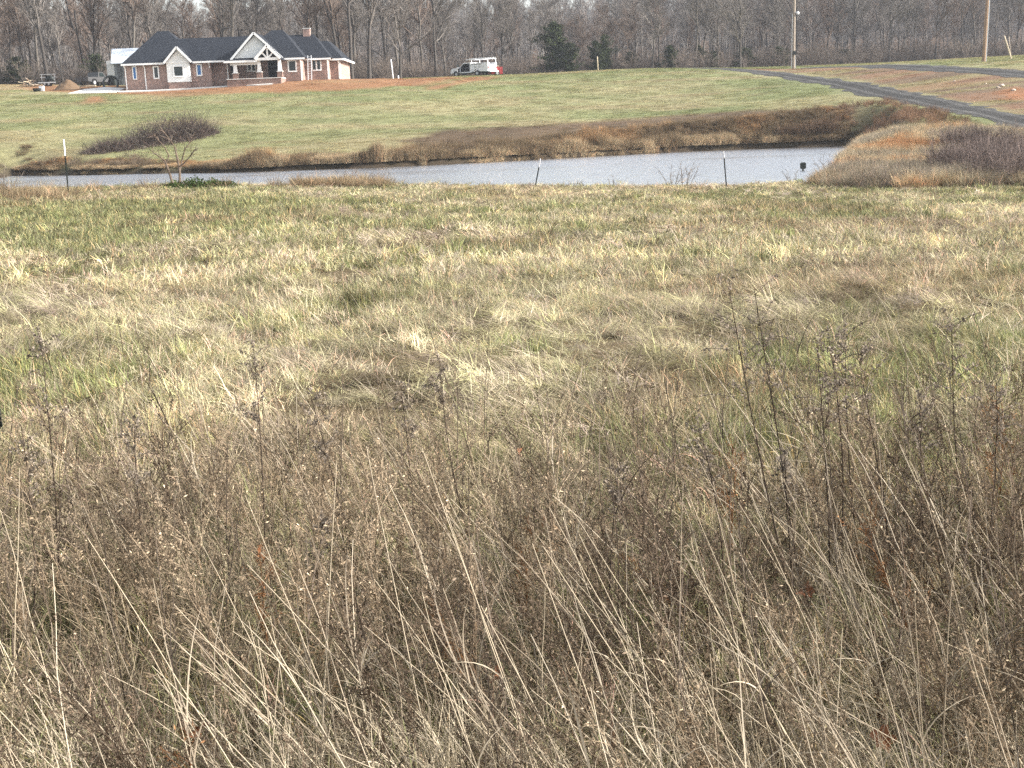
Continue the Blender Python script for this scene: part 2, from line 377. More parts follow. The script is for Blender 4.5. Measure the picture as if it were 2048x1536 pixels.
# ------------------------------------------------------------------ pond water
def water_mat():
    m, nt, b = nodes("pond_water"); N = nt.nodes; L = nt.links
    b.inputs["Base Color"].default_value = (.02, .026, .026, 1); b.inputs["Roughness"].default_value = .18
    b.inputs["IOR"].default_value = 1.7; b.inputs["Specular IOR Level"].default_value = .9
    tc = N.new("ShaderNodeTexCoord"); mp = N.new("ShaderNodeMapping"); mp.inputs["Scale"].default_value = (1.0, .8, 1); L.new(tc.outputs["Object"], mp.inputs[0])
    n1 = N.new("ShaderNodeTexNoise"); n1.inputs["Scale"].default_value = 4.5; n1.inputs["Detail"].default_value = 3; L.new(mp.outputs[0], n1.inputs["Vector"])
    bp = N.new("ShaderNodeBump"); bp.inputs["Strength"].default_value = 1; bp.inputs["Distance"].default_value = .14
    n2 = N.new("ShaderNodeTexNoise"); n2.inputs["Scale"].default_value = .16; n2.inputs["Detail"].default_value = 3; mp2 = N.new("ShaderNodeMapping"); mp2.inputs["Scale"].default_value = (.35, 1.3, 1); L.new(tc.outputs["Object"], mp2.inputs[0]); L.new(mp2.outputs[0], n2.inputs["Vector"])
    wr = N.new("ShaderNodeMapRange"); wr.inputs[1].default_value = .35; wr.inputs[2].default_value = .62; wr.inputs[3].default_value = .05; wr.inputs[4].default_value = .19; L.new(n2.outputs[0], wr.inputs[0]); L.new(wr.outputs[0], bp.inputs["Distance"])   # calm and wind-ruffled patches
    L.new(n1.outputs[0], bp.inputs["Height"]); L.new(bp.outputs[0], b.inputs["Normal"])
    gl = N.new("ShaderNodeBsdfGlossy"); gl.inputs["Color"].default_value = (.99, .99, 1, 1); gl.inputs["Roughness"].default_value = .2; L.new(bp.outputs[0], gl.inputs["Normal"])
    ms = N.new("ShaderNodeMixShader"); ms.inputs[0].default_value = .92; L.new(b.outputs[0], ms.inputs[1]); L.new(gl.outputs[0], ms.inputs[2]); L.new(ms.outputs[0], N["Material Output"].inputs["Surface"])
    return m
cen = POND.mean(0)
wp = POND + (POND - cen) / np.linalg.norm(POND - cen, axis=1, keepdims=True) * .35
wm = bpy.data.meshes.new("pond_water"); wm.from_pydata([(a, b, WZ) for a, b in wp], [], [tuple(range(len(wp)))][::1]); wm.update()
if wm.polygons[0].normal.z < 0: wm.flip_normals()
struct(link("pond_water", wm, water_mat()))

# ------------------------------------------------------------------ gravel roads
def road(name, pts, width, mt, lift=.05):
    pts = np.array(pts, float); d = np.r_[0, np.cumsum(np.linalg.norm(np.diff(pts, axis=0), axis=1))]
    s = np.arange(0, d[-1], .8); cx = np.interp(s, d, pts[:, 0]); cy = np.interp(s, d, pts[:, 1])
    k = np.ones(9) / 9
    cx = np.r_[cx[:4], np.convolve(cx, k, 'valid'), cx[-4:]]; cy = np.r_[cy[:4], np.convolve(cy, k, 'valid'), cy[-4:]]
    tx, ty = np.gradient(cx), np.gradient(cy); l = np.hypot(tx, ty); nx_, ny_ = -ty / l, tx / l
    W = np.linspace(-width / 2, width / 2, 9)
    jit = (fbm(s, s * 0 + 3, 3, 5, 3) - .5) * .8
    X = cx[:, None] + nx_[:, None] * (W[None] * (1 + jit[:, None] * .4)); Y = cy[:, None] + ny_[:, None] * (W[None] * (1 + jit[:, None] * .4))
    rag = (vnoise(s / 1.3, s * 0 + 5, 71) - .5)[:, None] * np.array([[-1.1, -.3, 0, 0, 0, 0, 0, 0, 0]]) + (vnoise(s / 1.5, s * 0 + 9, 73) - .5)[:, None] * np.array([[0, 0, 0, 0, 0, 0, 0, .3, 1.1]])
    X = X + nx_[:, None] * rag; Y = Y + ny_[:, None] * rag
    Zr = zfun(X, Y) + lift - .03 * (np.abs(W)[None] > width * .48)
    t = np.abs(W) / (width / 2); rut = np.exp(-((t - .5) / .16) ** 2)
    n = fbm(X, Y, 1.5, 61, 3)
    g = (.045 + .045 * rut[None]) * (.65 + .7 * n) + .05 * (t[None] > .93)
    col = g[..., None] * np.array([1.0, .97, .93])
    a, b = X.shape; ii = (np.arange(a - 1)[:, None] * b + np.arange(b - 1)[None]).ravel()
    me = new_mesh(name, np.c_[X.ravel(), Y.ravel(), Zr.ravel()], np.c_[ii, ii + b, ii + b + 1, ii + 1], col=col.reshape(-1, 3), smooth=True)
    if me.polygons[0].normal.z < 0: me.flip_normals()
    return struct(link(name, me, mt))
gm = ground_mat()
road("gravel_road", [P(2420, 330, 55)[:2], P(2250, 290, 62)[:2], P(2048, 246, 77)[:2], P(1950, 223, 89)[:2], P(1850, 201, 103)[:2], P(1700, 171, 125)[:2], P(1600, 156, 137)[:2], P(1500, 143, 149)[:2], P(1420, 138, 158)[:2], P(1300, 136, 168)[:2], P(1100, 145, 180)[:2], P(950, 150, 181)[:2]], 3.1, gm)
road("gravel_lane", [P(2500, 180, 95)[:2], P(2200, 160, 106)[:2], P(2048, 148, 114)[:2], P(1900, 138, 125)[:2], P(1800, 133, 137)[:2], P(1690, 131, 150)[:2], P(1620, 134, 160)[:2]], 3.4, gm)

# ------------------------------------------------------------------ building materials
def brick_mat(name, c1, c2, mortar, sc_=1.0):
    m, nt, b = nodes(name); N = nt.nodes; L = nt.links
    tc = N.new("ShaderNodeTexCoord"); sp = N.new("ShaderNodeSeparateXYZ"); cb = N.new("ShaderNodeCombineXYZ"); ad = N.new("ShaderNodeMath")
    L.new(tc.outputs["Object"], sp.inputs[0]); L.new(sp.outputs[0], ad.inputs[0]); L.new(sp.outputs[1], ad.inputs[1])
    L.new(ad.outputs[0], cb.inputs[0]); L.new(sp.outputs[2], cb.inputs[1])
    br = N.new("ShaderNodeTexBrick"); br.inputs["Color1"].default_value = c1 + (1,); br.inputs["Color2"].default_value = c2 + (1,); br.inputs["Mortar"].default_value = mortar + (1,)
    br.inputs["Scale"].default_value = 1; br.inputs["Brick Width"].default_value = .21 * sc_; br.inputs["Row Height"].default_value = .075 * sc_; br.inputs["Mortar Size"].default_value = .008
    L.new(cb.outputs[0], br.inputs["Vector"])
    no = N.new("ShaderNodeTexNoise"); no.inputs["Scale"].default_value = 2.6; no.inputs["Detail"].default_value = 6; no.inputs["Roughness"].default_value = .75
    mr = N.new("ShaderNodeMapRange"); mr.inputs[1].default_value = .3; mr.inputs[2].default_value = .7; mr.inputs[3].default_value = .6; mr.inputs[4].default_value = 1.45
    L.new(tc.outputs["Object"], no.inputs["Vector"]); L.new(no.outputs[0], mr.inputs[0])
    mx = N.new("ShaderNodeMix"); mx.data_type = 'RGBA'; mx.blend_type = 'MULTIPLY'; mx.inputs[0].default_value = 1
    L.new(br.outputs[0], mx.inputs[6]); L.new(mr.outputs[0], mx.inputs[7]); L.new(mx.outputs[2], b.inputs["Base Color"])
    b.inputs["Roughness"].default_value = .9
    bp = N.new("ShaderNodeBump"); bp.inputs["Strength"].default_value = .4; bp.inputs["Distance"].default_value = .01; L.new(br.outputs[1], bp.inputs["Height"]); bp.invert = True
    L.new(bp.outputs[0], b.inputs["Normal"])
    return m
M_BRICK = brick_mat("red_brown_brick", (.26, .155, .128), (.345, .22, .182), (.37, .31, .27))
M_BRICKD = brick_mat("brown_pier_brick", (.17, .1, .08), (.25, .15, .115), (.28, .23, .2))
M_ROOF = mat("dark_shingles", (.0095, .0125, .019), .75, .4, 6, bump=.3)
M_WHITE = mat("white_paint", (.86, .86, .85), .5, .05, 3)
M_SIDING = mat("white_siding", (.82, .82, .80), .6, .05, 2)
M_GLASS, _nt, _b = nodes("window_glass"); _b.inputs["Base Color"].default_value = (.02, .028, .028, 1); _b.inputs["Roughness"].default_value = .08
M_FILM = mat("blue_film", (.055, .16, .38), .4, .12, 4)
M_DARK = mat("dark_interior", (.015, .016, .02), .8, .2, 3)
M_CONC = mat("concrete", (.62, .61, .58), .85, .1, 1.2)
M_STEELG = mat("grey_metal_siding", (.17, .18, .19), .5, .12, 1, stretch=(8, 8, .3))
M_STEELW = mat("pale_metal_roof", (.55, .6, .66), .35, .1, 1.5)
M_GALV = mat("galvanised_steel", (.5, .51, .52), .4, .1, 6, metal=.4)
M_PALE = mat("pale_garage_door", (.5, .5, .5), .5, .06, 2)
M_ALU = mat("aluminium", (.7, .71, .72), .35, .08, 8, metal=.3)
M_TYRE = mat("black_rubber", (.018, .018, .02), .8, .2, 20)
M_WPAINT = mat("white_vehicle_paint", (.78, .78, .8), .3, .04, 2, spec=.5)
M_RED = mat("red_painted_steel", (.30, .035, .035), .5, .2, 4)
M_GREYP = mat("dull_grey_paint", (.07, .07, .072), .45, .15, 3)
M_WOOD = mat("weathered_pole_wood", (.30, .25, .20), .85, .25, 3, stretch=(6, 6, .5))
M_WOODR = mat("reddish_pole_wood", (.3, .2, .13), .85, .25, 3, stretch=(6, 6, .5))
M_LUMB = mat("pale_lumber", (.5, .42, .3), .8, .2, 4)
M_BLACKP = mat("black_paint", (.014, .018, .016), .5, .2, 20)
M_CLAY = mat("clay_heap", (.13, .085, .05), .95, .3, 3, bump=.8)
M_ROCK = mat("pale_rock", (.4, .32, .26), .9, .25, 4, bump=.5)

def X_(px, py, Y): return float(P(px, py, Y)[0])
def Z_(px, py, Y): return float(P(px, py, Y)[2])
def rect(px, py, w, h, Y):
    p = P(px, py, Y); s = F / Y * 1.0; return p[0] - w / 2 / s, p[0] + w / 2 / s, p[2] - h / 2 / s, p[2] + h / 2 / s
def window(parent, r, Y, mullion=False, glass=None, fw=.13, label=None):
    x0, x1, z0, z1 = r; m = MB(); d0, d1 = Y - .09, Y + .03
    m.box(x0, x0 + fw, d0, d1, z0, z1); m.box(x1 - fw, x1, d0, d1, z0, z1)
    m.box(x0 + fw, x1 - fw, d0, d1, z1 - fw, z1); m.box(x0 + fw, x1 - fw, d0 - .03, d1, z0, z0 + fw)
    if mullion: c = (x0 + x1) / 2; m.box(c - fw * .6, c + fw * .6, d0, d1, z0 + fw, z1 - fw)
    w = part("window", m, M_WHITE, parent)
    g = MB(); g.box(x0 + fw * .9, x1 - fw * .9, Y - .035, Y - .015, z0 + fw * .9, z1 - fw * .9)
    pane = link("pane", g.mesh("pane", np.array(parent.location)), glass or M_GLASS, w)
    if label: w["label"] = label
    return w
def hip(x0, x1, y0, ze, xa, xb, ym, zr):
    y1 = 2 * ym - y0
    v = [(x0, y0, ze), (x1, y0, ze), (x1, y1, ze), (x0, y1, ze), (xa, ym, zr), (xb, ym, zr)]
    m = MB(); m.add(v, Q=[[0, 1, 5, 4], [2, 3, 4, 5], [3, 2, 1, 0]], T=[[1, 2, 5], [3, 0, 4]]); return m
def gable(xl, xr, xp, y0, y1, ze, zp, th=.18):
    v = [(xl, y0, ze), (xr, y0, ze), (xp, y0, zp), (xl, y1, ze), (xr, y1, ze), (xp, y1, zp)]
    v2 = [(a, b, c - th) for a, b, c in v]
    m = MB(); m.add(v + v2, Q=[[0, 2, 5, 3], [1, 4, 5, 2], [6, 9, 11, 8], [7, 8, 11, 10], [0, 6, 8, 2], [2, 8, 7, 1], [3, 5, 11, 9], [5, 4, 10, 11], [0, 3, 9, 6], [1, 7, 10, 4]]); return m
def rake(m, xl, xr, xp, y, ze, zp, w=.22, d=.1):
    m.bar((xl, y, ze), (xp, y, zp), d, w); m.bar((xp, y, zp), (xr, y, ze), d, w)

# ------------------------------------------------------------------ brick house
ZE = 9.0
HB = np.array([P(480, 170, 146)[0], 146.0, Z_(480, 170, 146)])
house = thing("brick_house", "long red brick ranch house with dark shingle roof and white gables", "house", HB)
zg = 5.7
YF = 146.0
def wallbox(px0, px1, Y, Yb, z0=zg, z1=ZE, mt=M_BRICK, name="wall", x1=None):
    m = MB(); m.box(X_(px0, 150, Y), X_(px1, 150, Y) if x1 is None else x1, Y, Yb, z0, z1); return part(name, m, mt, house)
xL = X_(249, 150, YF)
wallbox(249, 423, YF, 157.5)
wallbox(423.2, 458, 147.0, 157.4)
wallbox(457, 562, 148.3, 157.3)
wallbox(561, 603, YF, 157.6)
wallbox(600, 657, 148.8, 157.2)
XR = X_(681, 150, 150.7)
wallbox(652, 680, 150.7, 160.3, x1=XR)
SL = .667
def ridge(px, py, ye): 
    d = (px - 1024) / F * _R - (py - 768) / F * _U + _f; k = d[2] / d[1]
    Y = (ZE - ye * SL - CZ) / (k - SL); return P(px, py, Y)
a, b = ridge(315, 63, 145.5), ridge(337, 61.5, 145.5); zr = (a[2] + b[2]) / 2
part("roof", hip(X_(242, 128, 145.5), b[0] + 4.2, 145.5, ZE, a[0], b[0], (a[1] + b[1]) / 2, zr), M_ROOF, house)
b2 = ridge(430, 74, 145.53); xq = X_(508, 70, b2[1])
m = MB(); y0, ym = 145.53, b2[1]; y1 = 2 * ym - y0; xa = a[0] + .8
m.add([(xa, y0, ZE - .03), (xq, y0, ZE - .03), (xq, y1, ZE - .03), (xa, y1, ZE - .03), (xa, ym, b2[2] - .03), (xq, ym, b2[2] - .03)], Q=[[0, 1, 5, 4], [2, 3, 4, 5], [3, 2, 1, 0]], T=[[1, 2, 5], [3, 0, 4]])
part("roof", m, M_ROOF, house)
# bay gable
bY = 145.25
bz0 = Z_(356, 164, bY); px_ = P(354, 94, bY)
m = MB(); bx0, bx1 = X_(334.5, 150, bY), X_(379.5, 150, bY); m.box(bx0, bx1, bY, YF + .1, bz0, ZE - .02); part("bay_wall", m, M_SIDING, house)
m = MB(); m.box(bx0 + .05, bx1 - .05, bY + .05, YF + .1, zg, bz0 - .003); part("bay_base", m, M_BRICK, house)
ex0, ex1 = X_(329, 124, bY), X_(384, 122, bY)
m = MB(); m.add([(bx0, bY, ZE - .02), (bx1, bY, ZE - .02), (px_[0], bY, px_[2] - .3), (bx0, bY + .5, ZE - .02), (bx1, bY + .5, ZE - .02), (px_[0], bY + .5, px_[2] - .3)], Q=[[0, 3, 4, 1], [1, 4, 5, 2], [2, 5, 3, 0]], T=[[0, 1, 2], [5, 4, 3]])
gw = part("gable_wall", m, M_SIDING, house)
def battens(parent_house, x0, x1, xp, y, zb, zt, step=.5):
    for x in np.arange(x0 + step / 2, x1, step):
        t = 1 - abs(x - xp) / ((x1 - x0) / 2); zt_ = zb + (zt - zb) * max(0, t)
        if zt_ - zb < .15: continue
        m = MB(); m.box(x - .03, x + .03, y - .022, y + .004, zb + .01, zt_ - .03); part("batten", m, M_SIDING, parent_house)
battens(house, bx0, bx1, px_[0], bY, ZE, px_[2] - .3)
part("bay_roof", gable(ex0, ex1, px_[0], bY - .35, 150.2, ZE - .05, px_[2]), M_ROOF, house)
m = MB(); rake(m, ex0, ex1, px_[0], bY - .4, ZE - .1, px_[2] - .05); part("rake_board", m, M_WHITE, house)
m = MB(); m.box(bx0, bx1, bY - .04, bY - .002, ZE - .12, ZE + .04); part("trim_board", m, M_WHITE, house)
window(house, rect(357, 142.5, 21, 22, bY), bY)
# left wing windows
window(house, rect(269.5, 146, 8, 25, YF), YF, glass=M_FILM, fw=.09, label="narrow window covered with blue film near the left corner")
window(house, rect(312.5, 145, 11.5, 24.5, YF), YF)
window(house, rect(398.5, 140, 11, 23, YF), YF, glass=M_FILM, label="narrow window covered with blue film beside the bay")
def gutter(px0, px1, Y):
    m = MB(); m.box(X_(px0, 120, Y), X_(px1, 120, Y), Y - .12, Y + .02, ZE - .2, ZE - .01); part("gutter", m, M_WHITE, house)
gutter(241, 329, 145.5); gutter(384, 449, 145.5); gutter(566, 609, 145.5); gutter(606, 661, 148.3)
def spout(px, Y, z0=None, z1=None):
    x = X_(px, 140, Y); m = MB(); z0 = z0 or z1_(x, Y - .1); zt = z1 or ZE - .2
    m.bar((x, Y - .09, z0), (x, Y - .09, zt - .3), .1); m.bar((x, Y - .09, zt - .3), (x - .02, Y - .45, zt), .1); part("downspout", m, M_WHITE, house)
def z1_(x, y): return z1(x, y) + .05
spout(251, YF); spout(290, YF); spout(420, YF, z0=ZE - .75); spout(455.5, 146.9, z0=6.4)
spout(602.5, YF); spout(656, 148.8); spout(678, 150.7)
# big white gable
cY = 145.0
pk = P(508, 65, cY); cl, cr = X_(463, 120, cY), X_(562, 117, cY)
sy = (cl + cr) / 2; pk[0] = X_(508, 65, cY)
m = MB(); zb = ZE + .12; m.add([(cl + .25, cY, zb), (2 * pk[0] - cl - .25, cY, zb), (pk[0], cY, pk[2] - .3), (cl + .25, cY + .3, zb), (2 * pk[0] - cl - .25, cY + .3, zb), (pk[0], cY + .3, pk[2] - .3)], Q=[[0, 3, 4, 1], [1, 4, 5, 2], [2, 5, 3, 0]], T=[[0, 1, 2], [5, 4, 3]])
part("gable_wall", m, M_SIDING, house)
battens(house, cl + .25, 2 * pk[0] - cl - .25, pk[0], cY, zb, pk[2] - .3)
cr = X_(566, 117, cY); part("roof", gable(cl, cr, pk[0], cY - .35, 152.5, ZE + .02, pk[2]), M_ROOF, house)
m = MB(); rake(m, cl, cr, pk[0], cY - .4, ZE - .03, pk[2] - .05); part("rake_board", m, M_WHITE, house)
# porch
pY = 142.9
xs0, xs1 = X_(447, 123, pY), X_(514, 119, pY); zp = Z_(480, 121.5, pY)
m = MB(); m.add([(xs0, pY, zp), (xs1, pY, zp), (xs1, 148.4, zp + .75), (xs0, 148.4, zp + .75), (xs0, pY, zp - .1), (xs1, pY, zp - .1), (xs1, 148.4, zp + .55), (xs0, 148.4, zp + .55)], Q=[[0, 1, 2, 3], [7, 6, 5, 4], [0, 4, 5, 1], [1, 5, 6, 2], [2, 6, 7, 3], [3, 7, 4, 0]])
part("porch_roof", m, M_ROOF, house)
m = MB(); m.box(xs0, xs1, pY - .08, pY - .004, zp - .2, zp + .02); part("porch_fascia", m, M_WHITE, house)
m = MB(); m.box(xs0 + .6, xs1, pY + .35, pY + .6, zp - .45, zp - .12); part("porch_beam", m, M_WHITE, house)
dk = P(533, 90, pY); dl, dr = X_(510, 119, pY), X_(561, 117.5, pY); dz = Z_(536, 118, pY); dk[0] = (dl + dr) / 2
part("porch_gable_roof", gable(dl, dr, dk[0], pY - .1, 147.5, dz + .1, dk[2]), M_ROOF, house)
m = MB(); rake(m, dl, dr, dk[0], pY - .16, dz + .02, dk[2] - .08, .26, .14); part("rake_board", m, M_WHITE, house)
m = MB(); m.box(dl + .2, dr - .2, pY - .1, pY + .12, dz - .12, dz + .16)
part("tie_beam", m, M_WHITE, house)
m = MB(); m.bar((dk[0], pY + .01, dz + .16), (dk[0], pY + .01, dk[2] - .2), .17); part("king_post", m, M_WHITE, house)
for s in (-1, 1):
    m = MB(); m.bar((dk[0] + s * .12, pY + .01, dz + .18), (dk[0] + s * .72, pY + .01, dz + .83), .16); part("truss_brace", m, M_WHITE, house)
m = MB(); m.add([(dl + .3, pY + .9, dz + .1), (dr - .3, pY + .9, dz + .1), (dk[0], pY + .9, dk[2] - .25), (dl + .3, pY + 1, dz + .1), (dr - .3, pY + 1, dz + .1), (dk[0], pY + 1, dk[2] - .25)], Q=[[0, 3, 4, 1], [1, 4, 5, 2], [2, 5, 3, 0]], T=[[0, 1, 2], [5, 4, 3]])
part("gable_shade_sheet", m, M_DARK, house)  # added near-black sheet, stands in for the shade behind the open truss
pfz = Z_(500, 158, pY)
m = MB(); m.box(xs0 + .2, dr - .1, pY + .1, 148.4, zg, pfz); part("porch_floor", m, M_BRICKD, house)
m = MB(); m.box(xs0 + .15, dr - .05, pY + .02, 148.3, pfz + .003, pfz + .08); part("porch_slab", m, M_CONC, house)
for px, pyb in ((470.5, 146), (518.5, 143.5), (559.5, 142)):
    x = X_(px, 140, pY + .3); zc = Z_(px, pyb, pY + .3)
    m = MB(); m.box(x - .28, x + .28, pY + .12, pY + .68, pfz + .083, zc); part("porch_pier", m, M_BRICKD, house)
    m = MB(); y = pY + .4; w0, w1 = .2, .14
    m.add([(x + sx * w, y + s2 * w, z) for z, w in ((zc + .003, w0), (dz - .123, w1)) for sx, s2 in ((-1, -1), (1, -1), (1, 1), (-1, 1))], Q=[[3, 2, 1, 0], [4, 5, 6, 7], [0, 1, 5, 4], [1, 2, 6, 5], [2, 3, 7, 6], [3, 0, 4, 7]])
    part("porch_post", m, M_WHITE, house)
    m = MB(); m.box(x - .32, x + .32, pY + .08, pY + .72, zc - .07, zc + .002); part("pier_cap", m, M_CONC, house)
window(house, rect(463.5, 138, 9, 22, 147.0), 147.0) if False else window(house, rect(464, 138, 9, 21, 148.3), 148.3)
window(house, rect(503, 134, 18, 18, 148.3), 148.3, mullion=True)
m = MB(); r = rect(546, 136, 18, 33, 148.3); m.box(r[0], r[1], 148.2, 148.33, pfz + .08, r[3]); dr_ = part("door", m, M_DARK, house)
m = MB(); m.box(r[0] + .1, r[1] - .1, 148.17, 148.203, r[3] - .75, r[3] - .15); part_g = link("glass", m.mesh("glass", HB), M_GLASS, dr_)
# right wings
a, b = ridge(543, 60.5, 145.5), ridge(565, 60, 145.5); x1 = X_(609, 113.5, 145.5)
part("roof", hip(a[0] - 4.0, x1, 145.5, ZE - .01, a[0], b[0], a[1], a[2]), M_ROOF, house)
a, b = ridge(575, 70, 148.3), ridge(627, 69, 148.3); x1 = X_(662, 111.5, 148.3)
part("roof", hip(a[0] - 4.0, x1, 148.3, ZE - .02, a[0], b[0], (a[1] + b[1]) / 2, (a[2] + b[2]) / 2), M_ROOF, house)
FR = (a[1] + b[1]) / 2, (a[2] + b[2]) / 2
a, b = ridge(640, 82, 150.2), ridge(655, 81, 150.2); x1 = XR + .45
hy = (a[1] + b[1]) / 2
m = MB(); ye0, ye1 = 150.2, 160.8
m.add([(a[0] - 3, ye0, ZE - .03), (x1, ye0, ZE - .03), (x1, ye1, ZE - .03), (a[0] - 3, ye1, ZE - .03), (a[0] - 1, hy, a[2]), (b[0], hy, a[2]), (b[0], ye1 - (hy - ye0), a[2]), (a[0] - 1, ye1 - (hy - ye0), a[2])],
      Q=[[0, 1, 5, 4], [1, 2, 6, 5], [2, 3, 7, 6], [3, 0, 4, 7], [4, 5, 6, 7], [3, 2, 1, 0]])
part("roof", m, M_ROOF, house)
m = MB(); m.box(X_(655, 112, 150.2), x1 + .04, 150.08, 150.22, ZE - .24, ZE - .035); m.box(x1 + .003, x1 + .13, 150.22, 160.8, ZE - .24, ZE - .035); part("gutter", m, M_WHITE, house)
m = MB(); m.box(XR - .05, XR + .04, 150.6, 150.72, zg + .6, ZE - .25); part("corner_board", m, M_WHITE, house)
cx = X_(613.5, 66, FR[0]); m = MB(); m.box(cx - .38, cx + .4, FR[0] - .35, FR[0] + .35, FR[1] - 1.0, FR[1] + .62); ch = part("chimney", m, M_BRICK, house)
m = MB(); m.box(cx - .43, cx + .45, FR[0] - .4, FR[0] + .4, FR[1] + .622, FR[1] + .7); link("chimney_cap", m.mesh("chimney_cap", HB), M_CONC, ch)
window(house, rect(584.5, 132, 17.5, 22.5, YF), YF)
window(house, rect(633, 130, 19, 22, 148.8), 148.8, mullion=True)
# walk along the front, driveway slab
def slab(name, pts, th=.22, lift=.16):
    V = []; 
    for x, y in pts: V.append((x, y, z1(x, y) + lift))
    n = len(V); W = [(x, y, z - th - .25) for x, y, z in V]
    me = bpy.data.meshes.new(name); me.from_pydata(V + W, [], [tuple(range(n)), tuple(range(2 * n - 1, n - 1, -1))] + [(i, i + n, (i + 1) % n + n, (i + 1) % n) for i in range(n)]); me.update()
    if me.polygons[0].normal.z < 0: me.flip_normals()
    return struct(link(name, me, M_CONC))
slab("front_walk", [tuple(P(q, r_, 143.3)[:2]) for q, r_ in ((236, 180), (300, 178), (360, 175), (420, 172), (480, 169))] + [tuple(P(q, 166, 142.4)[:2]) for q in (515, 545)] + [tuple(P(q, 166, 143.6)[:2]) for q in (545, 515)] + [tuple(P(q, r_, 144.6)[:2]) for q, r_ in ((480, 168), (420, 171), (360, 174), (300, 177), (236, 179))], lift=.1)
slab("driveway_slab", [tuple(q) for q in ((X_(140, 182, 144), 143.2), (X_(235.5, 180, 144), 143.2), (X_(235.5, 180, 147), 150), (X_(205, 176, 152), 153), (X_(175, 176, 150), 149))], lift=.06)

# ladder leaning on the eave
lx = X_(620, 140, 147.5); lz = z1(lx, 147.0)
lad = thing("ladder", "tall aluminium ladder leaning on the eave between two right-hand windows", "ladder", (lx, 147.0, lz))
tip = np.array([lx - .05, 145.85, ZE + .5]); tip[1] = 145.3
for s in (-.2, .2):
    m = MB(); m.bar((lx + s, 147.0, lz - .05), (lx + s - .05, 148.12, ZE + .3), .07); part("rail", m, M_ALU, lad)
for t in np.linspace(.08, .95, 10):
    q = np.array([lx, 147.0, lz - .05]) * (1 - t) + np.array([lx - .05, 148.12, ZE + .3]) * t
    m = MB(); m.bar(q - [.2, 0, 0], q + [.2, 0, 0], .035); part("rung", m, M_ALU, lad)

# ------------------------------------------------------------------ metal shed behind the house
sY = 163.0
sh = thing("metal_shed", "grey metal shed with pale metal roof behind the house corner", "shed", (X_(235, 170, sY), sY, z1(X_(235, 170, sY), sY)))
sx0, sx1 = X_(210, 140, sY), X_(276, 140, sY); sz0 = z1(sx0, sY) - .4; sze = Z_(222, 124, sY); szp = Z_(213, 98, sY + 4)
# ridge runs left-right, roof slope faces the camera; open left gable
m = MB(); m.box(sx0 + .5, sx1, sY, sY + 8, sz0, sze - .05); part("wall", m, M_STEELG, sh)
m = MB(); rx0, rx1 = X_(228, 124, sY), sx1 + .8
rl = X_(206, 124, sY + 8) 
v = [(sx0 + .9, sY - .4, sze - .15), (rx1, sY - .4, sze - .15), (rx1, sY + 4, szp), (sx0 - .1, sY + 4, szp), (rx1, sY + 8.4, sze - .15), (sx0 - .1, sY + 8.4, sze - .15)]
v2 = [(a_, b_, c_ - .12) for a_, b_, c_ in v]
m.add(v + v2, Q=[[0, 1, 2, 3], [3, 2, 4, 5], [6, 9, 8, 7], [9, 11, 10, 8], [0, 6, 7, 1], [4, 10, 11, 5], [0, 3, 9, 6], [3, 5, 11, 9], [1, 7, 8, 2], [2, 8, 10, 4]])
part("roof", m, M_STEELW, sh)
m = MB(); m.add([(sx0 + .48, sY, sze - .1), (sx0 + .48, sY + 8, sze - .1), (sx0 + .48, sY + 4, szp - .2), (sx0 + .6, sY, sze - .1), (sx0 + .6, sY + 8, sze - .1), (sx0 + .6, sY + 4, szp - .2)], Q=[[0, 1, 4, 3], [1, 2, 5, 4], [2, 0, 3, 5]], T=[[0, 2, 1], [3, 4, 5]])
part("gable_wall", m, M_STEELG, sh)
r = rect(222, 146, 14, 46, sY); m = MB(); m.box(r[0], r[1], sY - .06, sY + .02, r[2], r[3]); part("door", m, M_PALE, sh)
r = rect(241, 150, 10, 40, sY); m = MB(); m.box(r[0], r[1], sY - .05, sY + .02, r[2], r[3]); d2 = part("door", m, M_GREYP, sh)
for k in (-1, 0, 1):
    m = MB(); cx = (r[0] + r[1]) / 2 + k * .19; m.box(cx - .02, cx + .02, sY - .08, sY - .048, r[2], r[3]); link("door_rib", m.mesh("door_rib", np.array(sh.location)), M_STEELG, d2)

# ------------------------------------------------------------------ vehicles
def wheel(parent, x, y, r=.39, w=.26, z=None):
    z = r if z is None else z
    def cyl(ra, y0, y1, n=18):
        m = MB(); an = np.arange(n) * 2 * math.pi / n
        ring = np.c_[x + ra * np.cos(an), np.zeros(n), z + ra * np.sin(an)]
        A = ring.copy(); A[:, 1] = y0; B = ring.copy(); B[:, 1] = y1
        q = [[i, (i + 1) % n, (i + 1) % n + n, i + n] for i in range(n)]
        t = [[0, i + 1, i] for i in range(1, n - 1)] + [[n, n + i, n + i + 1] for i in range(1, n - 1)]
        m.add(np.r_[A, B], Q=q, T=t); return m
    t = part("wheel", cyl(r, y - w / 2, y + w / 2), M_TYRE, parent, world=False)
    m = cyl(r * .55, y - w / 2 - .012, y + w / 2 + .012, 12); link("rim", m.mesh("rim"), M_GALV, t)
def prism(profile, y0, y1):
    n = len(profile); m = MB(); A = [(x, y0, z) for x, z in profile]; B = [(x, y1, z) for x, z in profile]
    me = (A + B, [tuple(range(n)), tuple(range(2 * n - 1, n - 1, -1))] + [(i, i + n, (i + 1) % n + n, (i + 1) % n) for i in range(n)]); return me
def part_py(name, data, mt, parent):
    me = bpy.data.meshes.new(name); me.from_pydata([tuple(map(float, v)) for v in data[0]], [], data[1]); me.update(); return link(name, me, mt, parent)

